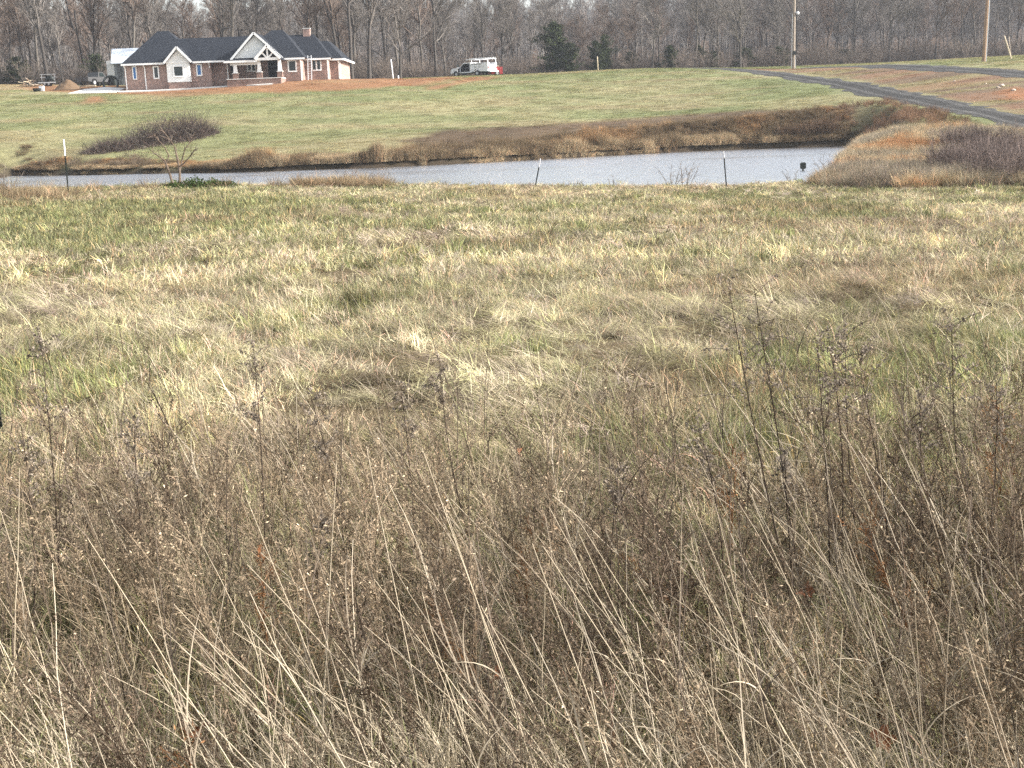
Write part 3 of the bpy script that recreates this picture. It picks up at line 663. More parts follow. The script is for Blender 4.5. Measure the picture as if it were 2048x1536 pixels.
tp = P(948, 150.5, 176); tz = z1(tp[0], tp[1])
ang = math.radians(180 - 36)
tr = thing("service_truck", "white utility service truck with open driver door and ladder rack", "truck", (tp[0], tp[1], tz - .02), ang)
tr.scale = (1, 1, .88)
part_py("chassis", prism([(-3.0, .42), (2.9, .42), (2.9, .62), (-3.0, .62)], -.75, .75), M_BLACKP, tr)
part_py("hood", prism([(3.15, .5), (3.2, .8), (3.12, 1.12), (2.9, 1.24), (1.75, 1.36), (1.62, 1.3), (1.62, .55), (1.78, .55), (1.9, .78), (2.1, .86), (2.35, .86), (2.6, .78), (2.72, .55)], -.96, .96), M_WPAINT, tr)
part_py("cab_roof", prism([(1.05, 1.93), (.8, 2.0), (-.1, 2.02), (-.2, 1.96), (-.2, 1.9), (1.05, 1.86)], -.84, .84), M_WPAINT, tr)
part_py("cab_back", prism([(-.2, .62), (-.02, .62), (-.02, 1.93), (-.2, 1.93)], -.92, .92), M_WPAINT, tr)
part_py("cab_side", prism([(-.2, .55), (1.66, .55), (1.66, 1.32), (1.05, 1.9), (-.2, 1.93)], -.95, -.88), M_WPAINT, tr)
part_py("rocker", prism([(-.2, .5), (1.66, .5), (1.66, .66), (-.2, .66)], .6, .95), M_WPAINT, tr)
part_py("interior", prism([(0, .64), (1.6, .64), (1.6, 1.25), (.95, 1.3), (.6, .95), (.3, 1.0), (.15, 1.75), (0, 1.75)], -.87, .78), M_DARK, tr)
for s in (-.88, .88):
    m = MB(); m.bar((1.66, s, 1.3), (1.0, s * .95, 1.92), .08); part("pillar", m, M_WPAINT, tr, world=False)
m = MB(); m.add([(1.7, -.82, 1.34), (1.7, .82, 1.34), (1.06, .78, 1.88), (1.06, -.78, 1.88)], Q=[[0, 1, 2, 3]]); m.add([(1.68, -.82, 1.33), (1.68, .82, 1.33), (1.04, .78, 1.87), (1.04, -.78, 1.87)], Q=[[3, 2, 1, 0]]); part("windshield", m, M_GLASS, tr, world=False)
# open door, hinged at the front
ho = (1.62, .97); da = math.radians(68)
def dpt(u, z, t=0): return (ho[0] - u * math.cos(da) + t * math.sin(da), ho[1] + u * math.sin(da) + t * math.cos(da), z)
m = MB(); m.add([dpt(u, z, t) for t in (0, .07) for u, z in ((0, .6), (1.1, .6), (1.1, 1.3), (0, 1.3))], Q=[[0, 1, 2, 3], [7, 6, 5, 4], [0, 4, 5, 1], [1, 5, 6, 2], [2, 6, 7, 3], [3, 7, 4, 0]])
door = part("door", m, M_WPAINT, tr, world=False)
m = MB(); m.add([dpt(u, z, t) for t in (.02, .04) for u, z in ((.02, 1.303), (1.08, 1.303), (1.0, 1.85), (.55, 1.85))], Q=[[0, 1, 2, 3], [7, 6, 5, 4], [0, 4, 5, 1], [1, 5, 6, 2], [2, 6, 7, 3], [3, 7, 4, 0]])
link("door_window", m.mesh("door_window"), M_GLASS, door)
m = MB(); m.add([dpt(u, z, t) for t in (-.03, -.003) for u, z in ((.05, .65), (1.05, .65), (1.05, 1.25), (.05, 1.25))], Q=[[0, 1, 2, 3], [7, 6, 5, 4], [0, 4, 5, 1], [1, 5, 6, 2], [2, 6, 7, 3], [3, 7, 4, 0]])
link("door_lining", m.mesh("door_lining"), M_DARK, door)
arch = [(-1.25 - .5, .62), (-1.68, .8), (-1.5, .97), (-1.25, 1.02), (-1.0, .97), (-.82, .8), (-.75, .62)]
for s in (-1, 1):
    y0, y1 = (.62, 1.02) if s > 0 else (-1.02, -.62)
    o = part_py("side_bin", prism([(-3.1, .55), (-3.1, 1.86), (-.24, 1.86), (-.24, .55)] + arch[::-1], y0, y1), M_WPAINT, tr)
    for xx in (-2.35, -1.7, -.95):
        m = MB(); m.box(xx - .012, xx + .012, s * 1.02 - .006, s * 1.02 + .006, 1.06, 1.8); link("bin_seam", m.mesh("bin_seam"), M_GREYP, o)
    if s > 0:
        random.seed(3); m = MB(); x = -.4
        while x > -2.0:
            w = random.uniform(.05, .13); m.box(x - w, x, 1.021, 1.026, 1.62, 1.62 + random.uniform(.09, .13)); x -= w + .03
        stuff(link("lettering", m.mesh("lettering"), M_DARK, o))
        m = MB(); x = -.8
        while x > -1.9:
            w = random.uniform(.05, .15); zz = 1.15 + random.uniform(-.04, .2); m.box(x - w, x, 1.021, 1.025, zz, zz + random.uniform(.05, .12)); x -= w + .07
        stuff(link("decal", m.mesh("decal"), M_GREYP, o))
m = MB(); m.box(-3.05, -.24, -.6, .6, .63, .75); part("bed_floor", m, M_GREYP, tr, world=False)
m = MB(); m.box(-3.16, -3.08, -.62, .62, .66, 1.5); tg = part("tailgate", m, M_WPAINT, tr, world=False)
m = MB(); m.box(-3.18, -3.162, -.45, .45, .82, 1.05); link("tailgate_panel", m.mesh("tailgate_panel"), M_GALV, tg)
m = MB(); m.box(-3.4, -3.1, -.98, .98, .5, .62); part("rear_bumper", m, M_WPAINT, tr, world=False)
for s in (-.9, .9):
    m = MB(); m.bar((-3.1, s, 2.42), (.6, s, 2.42), .09, .1); part("rack_rail", m, M_WPAINT, tr, world=False)
    for xx in (-3.0, -1.7, -.35):
        m = MB(); m.bar((xx, s, 1.86), (xx, s, 2.38), .08); part("rack_post", m, M_WPAINT, tr, world=False)
for xx in (-3.0, -1.7, -.35):
    m = MB(); m.bar((xx, -.86, 2.42), (xx, .86, 2.42), .07); part("rack_bar", m, M_WPAINT, tr, world=False)
for xx, s in ((2.24, 1), (2.24, -1), (-1.25, 1), (-1.25, -1)): wheel(tr, xx, s * .84)
m = MB(); m.box(3.2, 3.26, -.95, .95, .52, .78); part("front_bumper", m, M_GALV, tr, world=False)
for s in (-.75, .75):
    m = MB(); m.box(3.13, 3.2, s - .15, s + .15, .9, 1.08); part("headlight", m, M_GLASS, tr, world=False)
for s in (-.9, .9):
    m = MB(); m.box(-3.17, -3.102, s - .06, s + .06, .95, 1.3); part("tail_light", m, M_RED, tr, world=False)
ca, sa = math.cos(ang), math.sin(ang)
def tw(x, y, z): return (tp[0] + x * ca - y * sa, tp[1] + x * sa + y * ca, tz + z)
rl_ = thing("roof_ladder", "white ladder lying on top of the service truck rack", "ladder", tw(-1.5, 0, 2.17), ang)
for s in (-.22, .22):
    m = MB(); m.bar((-2.0, s, .06), (2.0, s, .06), .06, .09); part("rail", m, M_ALU, rl_, world=False)
for xx in np.linspace(-1.8, 1.8, 11):
    m = MB(); m.bar((xx, -.22, .06), (xx, .22, .06), .03); part("rung", m, M_ALU, rl_, world=False)
# red trailer
q = P(993, 151, 176.5); rz = z1(q[0], q[1])
rt = thing("red_trailer", "small red utility trailer parked behind the white truck", "trailer", (q[0], q[1], rz), math.radians(8))
for nm, b_ in (("floor", (-.75, .75, -.7, .7, .4, .46)), ("side_panel", (-.75, .75, -.76, -.7, .2, 1.12)), ("side_panel", (-.75, .75, .7, .76, .2, 1.12)), ("end_panel", (.7, .76, -.7, .7, .2, 1.12)), ("end_panel", (-.76, -.7, -.7, .7, .3, 1.12))):
    m = MB(); m.box(*b_); part(nm, m, M_RED, rt, world=False)
m = MB(); m.bar((-.75, 0, .4), (-2.0, 0, .42), .1); part("tongue", m, M_RED, rt, world=False)
wheel(rt, 0, .86, .3, .18); wheel(rt, 0, -.86, .3, .18)
for nm, lab, dx, dy, w, h in (("cardboard_box", "pale carton sticking up from the red trailer", -.1, 0, .5, .85),):
    m = MB(); m.box(-w, w, -.35, .35, 0, h); m.box(-w - .02, w + .02, -.37, .37, h - .08, h - .003)
    o = link(nm, m.mesh(nm), M_LUMB, None, (q[0] + dx, q[1], rz + .47)); tag(o, lab, "box")

# dull pickup beside the shed
q = P(193, 172, 157); z_ = z1(q[0], q[1])
pk_ = thing("pickup_truck", "dull grey pickup truck parked in front of the metal shed", "truck", (q[0], q[1], z_), math.radians(68))
part_py("body", prism([(-2.5, .5), (-2.55, 1.0), (-.4, 1.02), (-.3, 1.0), (1.0, 1.0), (2.3, .92), (2.5, .75), (2.5, .45), (2.0, .45), (1.85, .75), (1.5, .82), (1.15, .75), (1.0, .45), (-.9, .45), (-1.05, .75), (-1.4, .82), (-1.75, .75), (-1.9, .45)], -.92, .92), M_GREYP, pk_)
part_py("cab", prism([(-.5, 1.021), (-.4, 1.6), (.35, 1.62), (1.0, 1.021)], -.78, .78), M_GREYP, pk_)
part_py("side_window", prism([(-.3, 1.08), (-.25, 1.5), (.3, 1.52), (.75, 1.08)], -.8, .8), M_GLASS, pk_)
for xx, s in ((1.5, 1), (1.5, -1), (-1.4, 1), (-1.4, -1)): wheel(pk_, xx, s * .82, .37, .22)
def torus(name, R_, r_, loc, rot, label, cat, mt=M_TYRE):
    m = MB(); n, k = 20, 8; a = np.arange(n) * 2 * math.pi / n; b = np.arange(k) * 2 * math.pi / k
    V = np.stack([(R_ + r_ * np.cos(b)[None]) * np.cos(a)[:, None], (R_ + r_ * np.cos(b)[None]) * np.sin(a)[:, None], np.broadcast_to(r_ * np.sin(b)[None], (n, k))], -1).reshape(-1, 3)
    Q = [[i * k + j, ((i + 1) % n) * k + j, ((i + 1) % n) * k + (j + 1) % k, i * k + (j + 1) % k] for i in range(n) for j in range(k)]
    m.add(V, Q=Q); o = link(name, m.mesh(name, smooth=True), mt, None, loc); o.rotation_euler = rot; return tag(o, label, cat)
q = P(222, 172, 154); torus("culvert_pipe_coil", .85, .13, (q[0], q[1], z1(q[0], q[1]) + .45), (math.radians(70), .35, 0), "black coil of drain pipe propped beside the grey pickup", "pipe", M_BLACKP)
q = P(226, 168, 158); zz = z1(q[0], q[1]); m = MB(); m.box(-.28, .28, -.25, .25, 0, 1.1); m.box(-.3, .3, -.27, .27, 1.103, 1.18); m.box(-.22, .22, -.27, -.252, .15, .95)
tag(link("utility_cabinet", m.mesh("utility_cabinet"), M_BLACKP, None, (q[0], q[1], zz - .02)), "dark upright cabinet against the shed's pale door", "cabinet")

# yard clutter
q = P(137, 181, 150); zq = z1(q[0], q[1])
n = 40; uu, vv = np.meshgrid(np.linspace(-1, 1, n), np.linspace(-1, 1, n)); rr = np.hypot(uu, vv)
hh = 1.9 * np.clip(1 - rr ** 1.3, 0, 1) * (.8 + .5 * fbm(uu * 3, vv * 3, .8, 8, 3)) - .12
ii = (np.arange(n - 1)[:, None] * n + np.arange(n - 1)[None]).ravel()
me = new_mesh("dirt_mound", np.c_[(uu * 1.65).ravel(), (vv * 1.6).ravel(), hh.ravel() * .6], np.c_[ii, ii + 1, ii + n + 1, ii + n], smooth=True)
tag(link("dirt_mound", me, M_CLAY, None, (q[0], q[1], zq)), "rounded heap of brown dirt at the end of the driveway", "dirt pile")
q = P(97, 174, 158); zq = z1(q[0], q[1])
tl = thing("flatbed_trailer", "low dark flatbed trailer with a pipe rack beside the dirt heap", "trailer", (q[0], q[1], zq), .1)
for nm, b_, mt_ in (("deck", (-1.7, 1.7, -.9, .9, .5, .62), M_BLACKP), ("side_rail", (-1.7, 1.7, -.96, -.9, .42, .56), M_GALV)):
    m = MB(); m.box(*b_); part(nm, m, mt_, tl, world=False)
for s in (-1.2, 1.2):
    m = MB(); m.bar((s, .5, .6), (s, .5, 1.75), .07); part("rack_post", m, M_GALV, tl, world=False)
for z_ in (1.3, 1.72):
    m = MB(); m.bar((-1.5, .5, z_), (1.5, .5, z_), .06); part("rack_bar", m, M_GALV, tl, world=False)
wheel(tl, .3, -.75, .33, .2); wheel(tl, -.45, -.75, .33, .2); wheel(tl, .3, .75, .33, .2); wheel(tl, -.45, .75, .33, .2)
m = MB(); m.tubes(np.array([[[-.5, 0, 0], [-.45, 0, .28], [0, 0, .42], [.45, 0, .3], [.5, 0, 0]]]), [.2, .28, .3, .28, .2], 10, cap=True); m.box(-.35, .3, -.3, .3, .55, .7)
tag(link("tarp_bundle", m.mesh("tarp_bundle", smooth=True), M_BLACKP, None, (q[0] + .3, q[1] - .1, zq + .5)), "dark bundle lying on the flatbed trailer", "bundle")
q = P(60, 176, 157); zq = z1(q[0], q[1])
bp_ = thing("brush_pile", "heap of cut boards and branches at the wood's edge", "debris pile", (q[0], q[1], zq))
r3 = np.random.default_rng(5); bp_.scale = (.62, .62, .75); tl.scale = (.62, .62, .8)
for k in range(34):
    a_ = r3.uniform(0, math.pi); c_ = r3.normal(0, .6, 3) * [1.1, .7, 0]; c_[2] = r3.uniform(.05, 1.15) * max(.2, 1 - abs(c_[0]) / 2)
    d_ = np.array([math.cos(a_), math.sin(a_), r3.uniform(-.25, .25)]) * r3.uniform(.5, 1.3)
    m = MB(); m.bar(c_ - d_, c_ + d_, r3.uniform(.06, .16), r3.uniform(.04, .1)); part("board", m, [M_LUMB, M_WOOD, M_WOODR, M_BLACKP][k % 4], bp_, world=False)
q = P(83.5, 178, 148); zq = z1(q[0], q[1])
m = MB(); m.box(-.24, .24, -.22, .22, 0, .52); m.box(-.26, .26, -.24, .24, .522, .56)
tag(link("white_bin", m.mesh("white_bin"), M_WPAINT, None, (q[0], q[1], zq)), "square white bin standing on the yard beside a dark tub", "bin")
q = P(74, 181, 147.5); zq = z1(q[0], q[1])
m = MB(); m.tubes(np.array([[[0, 0, 0], [0, 0, .12], [0, 0, .3], [0, 0, .34]]]), [.34, .42, .46, .48], 14, cap=True)
tag(link("black_tub", m.mesh("black_tub"), M_BLACKP, None, (q[0], q[1], zq)), "low black tub on the yard beside the white bin", "tub")
q = P(153, 178, 152); zq = z1(q[0], q[1]); m = MB(); m.bar((-1.3, 0, .1), (1.3, .1, .1), .25, .15); m.bar((-1.1, .3, .1), (1.2, .32, .1), .2, .12)
tag(link("lumber", m.mesh("lumber"), M_LUMB, None, (q[0], q[1] + 3, z1(q[0], q[1] + 3))), "pale boards lying on the drive behind the dirt heap", "lumber")

# ------------------------------------------------------------------ poles, stakes, posts
def pole(name, base, topx, H, r0, r1, mt, label, cat="utility pole", n=12):
    t = thing(name, label, cat, base); m = MB(); k = np.linspace(0, 1, 6)
    pts = np.c_[k * topx, np.zeros(6), k * H - .4 * (k == 0)]
    m.tubes(pts[None], r0 + (r1 - r0) * k, n, cap=True); part("shaft", m, mt, t, world=False, smooth=True); return t
b0 = P(1587, 137.5, 156); b0[2] = z1(b0[0], b0[1])
up_ = pole("utility_pole", b0, .05, 11.5, .19, .13, M_WOOD, "grey utility pole with lamp bracket and dark meter beside the gravel road")
h25 = Z_(1585, 25, 156) - b0[2]; h106 = Z_(1586, 106, 156) - b0[2]
m = MB(); m.bar((.1, -.1, h25), (.45, -.15, h25 + .05), .07); m.tubes(np.array([[[.42, -.15, h25 - .25], [.42, -.15, h25 - .1], [.42, -.15, h25 + .12]]]), [.16, .19, .06], 10); part("lamp_bracket", m, M_ALU, up_, world=False)
m = MB(); m.box(-.14, .2, -.34, -.18, h106 - .22, h106 + .22); part("meter_box", m, M_BLACKP, up_, world=False)
for s, hh_ in ((-.26, Z_(1585, 28, 156) - b0[2]), (.24, h106 - .3)):
    m = MB(); m.bar((s, -.1, 0), (s * .8, -.1, hh_), .05); part("conduit_or_lit_edge", m, M_ALU, up_, world=False)
b1 = P(1967.5, 117, 131.5); b1[2] = z1(b1[0], b1[1])
wp_ = pole("utility_pole", b1, .28, 11.0, .2, .14, M_WOODR, "reddish wooden utility pole standing on the grassy rise above the lane")
m = MB(); m.bar((.2, -.1, 0), (.4, -.1, 9.5), .07); part("conduit_or_lit_edge", m, M_ALU, wp_, world=False)  # pale bar added to draw the pole's sunlit right edge, not a pipe
def stake(name, px, py, Y, h, r, mt, label, cat, lean=(0, 0), group=None):
    b = P(px, py, Y); z = z1(b[0], b[1]); m = MB()
    m.tubes(np.array([[[0, 0, -.1], [lean[0] * .5, lean[1] * .5, h * .5], [lean[0], lean[1], h]]]), [r, r, r * .95], 8, cap=True)
    o = link(name, m.mesh(name, smooth=True), mt, None, (b[0], b[1], z)); return tag(o, label, cat, group)
stake("pipe_stake", 786.5, 155, 166, 2.5, .07, M_WPAINT, "tall thin white pipe standing up from the red clay", "pipe", (-.18, 0))
stake("pipe_stub", 796.5, 154.5, 166, .5, .09, M_WPAINT, "short white pipe stub beside the tall white pipe", "pipe")
stake("marker_stake", 1196, 139, 166, 1.7, .06, M_LUMB, "pale wooden marker stake on the grassy crest before the cedars", "stake", (-.05, 0))
stake("leaning_stake", 2023, 115, 134, 2.3, .08, M_LUMB, "short broken pole leaning left on the rise beyond the lane", "pole", (-.75, .2))
stake("leaning_stake", 2022, 114, 136, 2.1, .06, M_WOOD, "thin grey pole propped with the broken leaning pole", "pole", (-.35, -.1))
def tpost(top, base, Y, label, white=.27):
    b = P(base[0], base[1], Y); z = z1(b[0], b[1]); t_ = P(top[0], top[1], Y); v = t_ - np.array([b[0], Y, z])
    t = thing("fence_post", label, "fence post", (b[0], Y, z), 0, "steel posts along the field edge"); w = .04
    def seg(f0, f1, name, mt):
        m = MB(); a_ = v * f0; c_ = v * f1
        m.bar(a_, c_, w, .012); m.bar(a_ + [0, -.022, 0], c_ + [0, -.022, 0], .013, w * .8)
        return part(name, m, mt, t, world=False)
    seg(-.1, 1 - white, "shaft", M_BLACKP); seg(1 - white, 1.0, "painted_tip", M_WPAINT)
    m = MB()
    for f in np.arange(.08, .7, .05): c_ = v * f; m.box(c_[0] - .012, c_[0] + .012, c_[1] - .05, c_[1] - .04, c_[2], c_[2] + .02)
    part("studs", m, M_BLACKP, t, world=False)
tpost((127.5, 279), (136, 381), 38.5, "upright black steel fence post with long white tip before the pond's narrow end")
tpost((1081, 317), (1069, 370), 45.5, "short black steel fence post leaning over before the open water")
tpost((1447, 302), (1453.5, 379), 45.0, "upright thin black steel fence post with short white tip before the open water", .18)
b = G(8, 888); tpost((-62, 470), (4, 888), float(b[1]), "near black steel fence post in the weeds, leaning out of view")
# dark box standing in the pond
q = onz(1606, 341, WZ); bx = thing("nest_box", "small black box on a stub post standing in the pond", "nest box", (q[0], q[1], WZ - .6))
m = MB(); m.tubes(np.array([[[0, 0, 0], [0, 0, .4], [0, 0, .72]]]), .05, 8); part("post", m, M_BLACKP, bx, world=False)
m = MB(); m.add([(sx * w, sy * w * .9, z) for z, w in ((.68, .1), (.74, .125), (.95, .125), (1.0, .07)) for sx, sy in ((-1, -1), (1, -1), (1, 1), (-1, 1))], Q=[[3, 2, 1, 0], [12, 13, 14, 15]] + [[k * 4 + i, k * 4 + (i + 1) % 4, k * 4 + 4 + (i + 1) % 4, k * 4 + 4 + i] for k in range(3) for i in range(4)])
part("box", m, M_BLACKP, bx, world=False)
# rocks on the clay bank
r4 = np.random.default_rng(11)
ico = bpy.data.meshes.new("ico")
import bmesh
bm = bmesh.new(); bmesh.ops.create_icosphere(bm, subdivisions=2, radius=1); ico_v = np.array([v.co[:] for v in bm.verts]); ico_f = np.array([[v.index for v in f.verts] for f in bm.faces]); bm.free()
for k, (px, py, s, lab) in enumerate(((2003, 173, .26, "largest pale rock on the red clay bank"), (1996, 177, .18, "pale rock at the left edge of the clay bank beside the largest rock"), (2027, 182, .2, "pale rock lying alone on bare orange clay"), (1971, 169, .12, "small pale stone up on the brown bank"), (1909, 163, .13, "small pale stone among dead weeds on the bank"))):
    v = ico_v * (1 + .35 * (r4.random((len(ico_v), 1)) - .5)) * np.array([1, .8, .6]) * s
    b = G(px, py, y0=60); m = MB(); m.add(v, T=ico_f); tag(link("rock", m.mesh("rock"), M_ROCK, None, (b[0], b[1], b[2] + s * .2)), lab, "rock", "pale rocks on the clay bank")

# ------------------------------------------------------------------ scatter (stuff only)
def scatter(name, pts, rot, scl, idx, tint, protos, label, cat):
    """one object: points carrying instances of unlinked prototype meshes"""
    coll = bpy.data.collections.new(name + "_kinds")
    for k, pm in enumerate(protos):
        o = bpy.data.objects.new("%s_kind_%03d" % (name, k), pm); coll.objects.link(o)
    n = len(pts); me = bpy.data.meshes.new(name); me.vertices.add(n); me.vertices.foreach_set("co", np.asarray(pts, np.float32).ravel())
    for an, ty, fld, data in (("rot", 'FLOAT_VECTOR', "vector", rot), ("scl", 'FLOAT_VECTOR', "vector", scl), ("tint", 'FLOAT_VECTOR', "vector", tint), ("kind", 'INT', "value", idx)):
        at = me.attributes.new(an, ty, 'POINT'); at.data.foreach_set(fld, np.asarray(data, np.int32 if ty == 'INT' else np.float32).ravel())
    me.update()
    ng = bpy.data.node_groups.new(name + "_scatter", 'GeometryNodeTree')
    ng.interface.new_socket("Geometry", in_out='INPUT', socket_type='NodeSocketGeometry'); ng.interface.new_socket("Geometry", in_out='OUTPUT', socket_type='NodeSocketGeometry')
    N = ng.nodes; L = ng.links
    gi = N.new("NodeGroupInput"); go = N.new("NodeGroupOutput"); ip = N.new("GeometryNodeInstanceOnPoints"); ci = N.new("GeometryNodeCollectionInfo")
    ci.inputs["Collection"].default_value = coll; ci.inputs["Separate Children"].default_value = True; ci.inputs["Reset Children"].default_value = True
    def na(nm, ty):
        q = N.new("GeometryNodeInputNamedAttribute"); q.data_type = ty; q.inputs["Name"].default_value = nm; return q.outputs["Attribute"]
    er = N.new("FunctionNodeEulerToRotation"); L.new(na("rot", 'FLOAT_VECTOR'), er.inputs[0])
    L.new(gi.outputs[0], ip.inputs["Points"]); L.new(ci.outputs[0], ip.inputs["Instance"]); ip.inputs["Pick Instance"].default_value = True
    L.new(na("kind", 'INT'), ip.inputs["Instance Index"]); L.new(er.outputs[0], ip.inputs["Rotation"]); L.new(na("scl", 'FLOAT_VECTOR'), ip.inputs["Scale"])
    L.new(ip.outputs[0], go.inputs[0])
    ob = link(name, me); md = ob.modifiers.new("scatter", 'NODES'); md.node_group = ng
    return stuff(ob, label, cat)

# ------------------------------------------------------------------ bare trees
def gen_children(par, rad, m, tmin, tmax, lenf, ang, r):
    """m children along each parent polyline; returns start, dir, length, radius"""
    n, k, _ = par.shape
    t = r.uniform(tmin, tmax, (n, m)); f = t * (k - 1); i = np.minimum(f.astype(int), k - 2); u = (f - i)[..., None]
    ar = np.arange(n)[:, None]
    p = par[ar, i] * (1 - u) + par[ar, i + 1] * u
    d = par[ar, i + 1] - par[ar, i]; L = np.linalg.norm(par[:, -1] - par[:, 0], axis=1)[:, None]
    d /= np.linalg.norm(d, axis=-1, keepdims=True) + 1e-9
    rnd = r.normal(size=d.shape); rnd -= (rnd * d).sum(-1, keepdims=True) * d; rnd /= np.linalg.norm(rnd, axis=-1, keepdims=True)
    a = r.uniform(ang[0], ang[1], (n, m, 1)); dd = d * np.cos(a) + rnd * np.sin(a)
    le = L * r.uniform(lenf[0], lenf[1], (n, m)) * (1.15 - .6 * t)
    ra = rad[:, :1] * (1 - .75 * t)
    return p.reshape(-1, 3), dd.reshape(-1, 3), le.ravel(), ra.ravel()
def grow(p, d, le, k, up, wob, r):
    n = len(p); pts = np.zeros((n, k, 3)); pts[:, 0] = p; d = d.copy()
    for j in range(1, k):
        d = d + r.normal(size=d.shape) * wob; d[:, 2] += up; d /= np.linalg.norm(d, axis=1, keepdims=True)
        pts[:, j] = pts[:, j - 1] + d * (le / (k - 1))[:, None]
    return pts
def bare_tree(seed, H, r0, first, nl, nb, ntw, spread=.75, lean=0.0, forks=0, col=(.2, .175, .15), up=.12):
    r = np.random.default_rng(seed)
    k = 9; t = np.linspace(0, 1, k); tr = np.zeros((1, k, 3)); tr[0, :, 2] = t * H * .9 - .3 * (t == 0)
    w = np.cumsum(r.normal(0, .02 * H, (k, 2)), 0) * t[:, None]; tr[0, :, :2] = w * .8; tr[0, :, 0] += lean * t ** 1.3 * H
    rt = (r0 * (1 - .8 * t ** .9) * (1 + .35 * np.exp(-t * 14)))[None]
    T = MB(); T.tubes(tr, rt, 7)
    if forks:
        p, d, le, ra = gen_children(tr, rt, forks, .25, .5, (.55, .7), (.25, .5), r)
        fk = grow(p, d, le, 7, .1, .1, r); fr = r0 * .6 * np.linspace(1, .2, 7)[None] * np.ones((len(p), 1)); T.tubes(fk, fr, 6)
    Cn = MB()
    def var(n): return np.array(col)[None] * r.uniform(.7, 1.25, (n, 1))
    p, d, le, ra = gen_children(tr, rt, nl, first, .99, (.28, .5), (.5, 1.0), r)
    le *= spread; l1 = grow(p, d, le, 6, up, .14, r); r1 = np.clip(ra * .55, .02, 1)[:, None] * np.linspace(1, .25, 6)[None]
    if forks:
        p, d, le, ra = gen_children(fk, fr, nl // 2, .25, .99, (.35, .6), (.5, 1.0), r); q = grow(p, d, le, 6, up, .14, r); l1 = np.concatenate([l1, q]); r1 = np.concatenate([r1, np.clip(ra * .5, .02, 1)[:, None] * np.linspace(1, .25, 6)[None]])
    Cn.tubes(l1, r1, 4, var(len(l1)))
    p, d, le, ra = gen_children(l1, r1, nb, .15, 1.0, (.3, .6), (.4, .95), r)
    l2 = grow(p, d, np.maximum(le, .5), 4, .1, .16, r); r2 = np.clip(ra * .6, .012, .05)[:, None] * np.linspace(1, .4, 4)[None]; Cn.tubes(l2, r2, 3, var(len(l2)))
    p, d, le, ra = gen_children(l2, r2, ntw, .1, 1.0, (.4, .8), (.3, .9), r)
    l3 = grow(p, d, np.maximum(le, .45), 3, .08, .2, r); Cn.tubes(l3, np.array([[.014, .010, .006]]) * np.ones((len(l3), 1)), 3, var(len(l3)) * 1.05)
    return T.mesh("trunk", smooth=True), Cn.mesh("crown")
BARK = mat("grey_bark", (.12, .105, .09), .95, .45, 5, bump=.6, stretch=(1, 1, .25))
BARKD = mat("dark_bark", (.06, .052, .046), .95, .4, 5, bump=.6, stretch=(1, 1, .25))
TWG = veg_mat("grey_twigs", inst=False, transl=0); TWB = veg_mat("brown_twigs", inst=False, transl=0, tintless=(1.0, .86, .78))
TWC = (.165, .148, .134)
kinds = []   # (trunk mesh, crown mesh, trunk material)
spec = [(1, 19, .22, .3, 18, 9, 11, .66, .0, 0), (2, 17, .17, .4, 16, 9, 11, .6, .03, 0), (3, 20, .24, .22, 19, 9, 11, .75, -.04, 1), (4, 16, .15, .3, 16, 9, 11, .6, .06, 0),
        (5, 18, .2, .16, 20, 9, 11, .8, -.02, 2), (6, 15, .13, .35, 15, 9, 11, .55, -.05, 0), (7, 17, .18, .14, 20, 9, 11, .85, .08, 1), (8, 21, .25, .35, 18, 9, 11, .65, .02, 1), (9, 14, .13, .15, 17, 9, 10, .7, .1, 0)]
for sp in spec:
    t_, c_ = bare_tree(*sp, col=TWC); kinds.append((t_, c_))
srcs = []
def put_tree(k, loc, rotz, s, label, group, dark=False, red=False):
    t = thing("bare_tree", label, "tree", loc, rotz, group); t.scale = (s[0], s[0], s[1])
    a = bpy.data.objects.new("trunk", kinds[k][0 if not dark else 0]); C.objects.link(a); a.parent = t
    b = bpy.data.objects.new("crown", kinds[k][1]); C.objects.link(b); b.parent = t
    for o, m_ in ((a, BARKD if dark else BARK), (b, TWB if red else TWG)):
        if not o.data.materials: o.data.materials.append(None)
        o.material_slots[0].link = 'OBJECT'; o.material_slots[0].material = m_
    return t
rt_ = np.random.default_rng(42)
placed = []
def try_place(x, y, dmin):
    for a_, b_ in placed:
        if (a_ - x) ** 2 + (b_ - y) ** 2 < dmin * dmin: return False
    placed.append((x, y)); return True
SHAPE = ["straight", "slender", "forked", "thin leaning", "three-forked", "high-crowned", "broad leaning", "tall forked", "short leaning"]
def region(x, y):
    px = 1024 + F * x / y
    if px < 230: return "the yard clutter", "bare trees behind the yard clutter"
    if px < 720: return "the house", "bare trees behind the house"
    if px < 1060: return "the truck", "bare trees behind the truck"
    if px < 1600: return "the crest", "bare trees behind the grassy crest"
    return "the lane", "bare trees behind the lane"
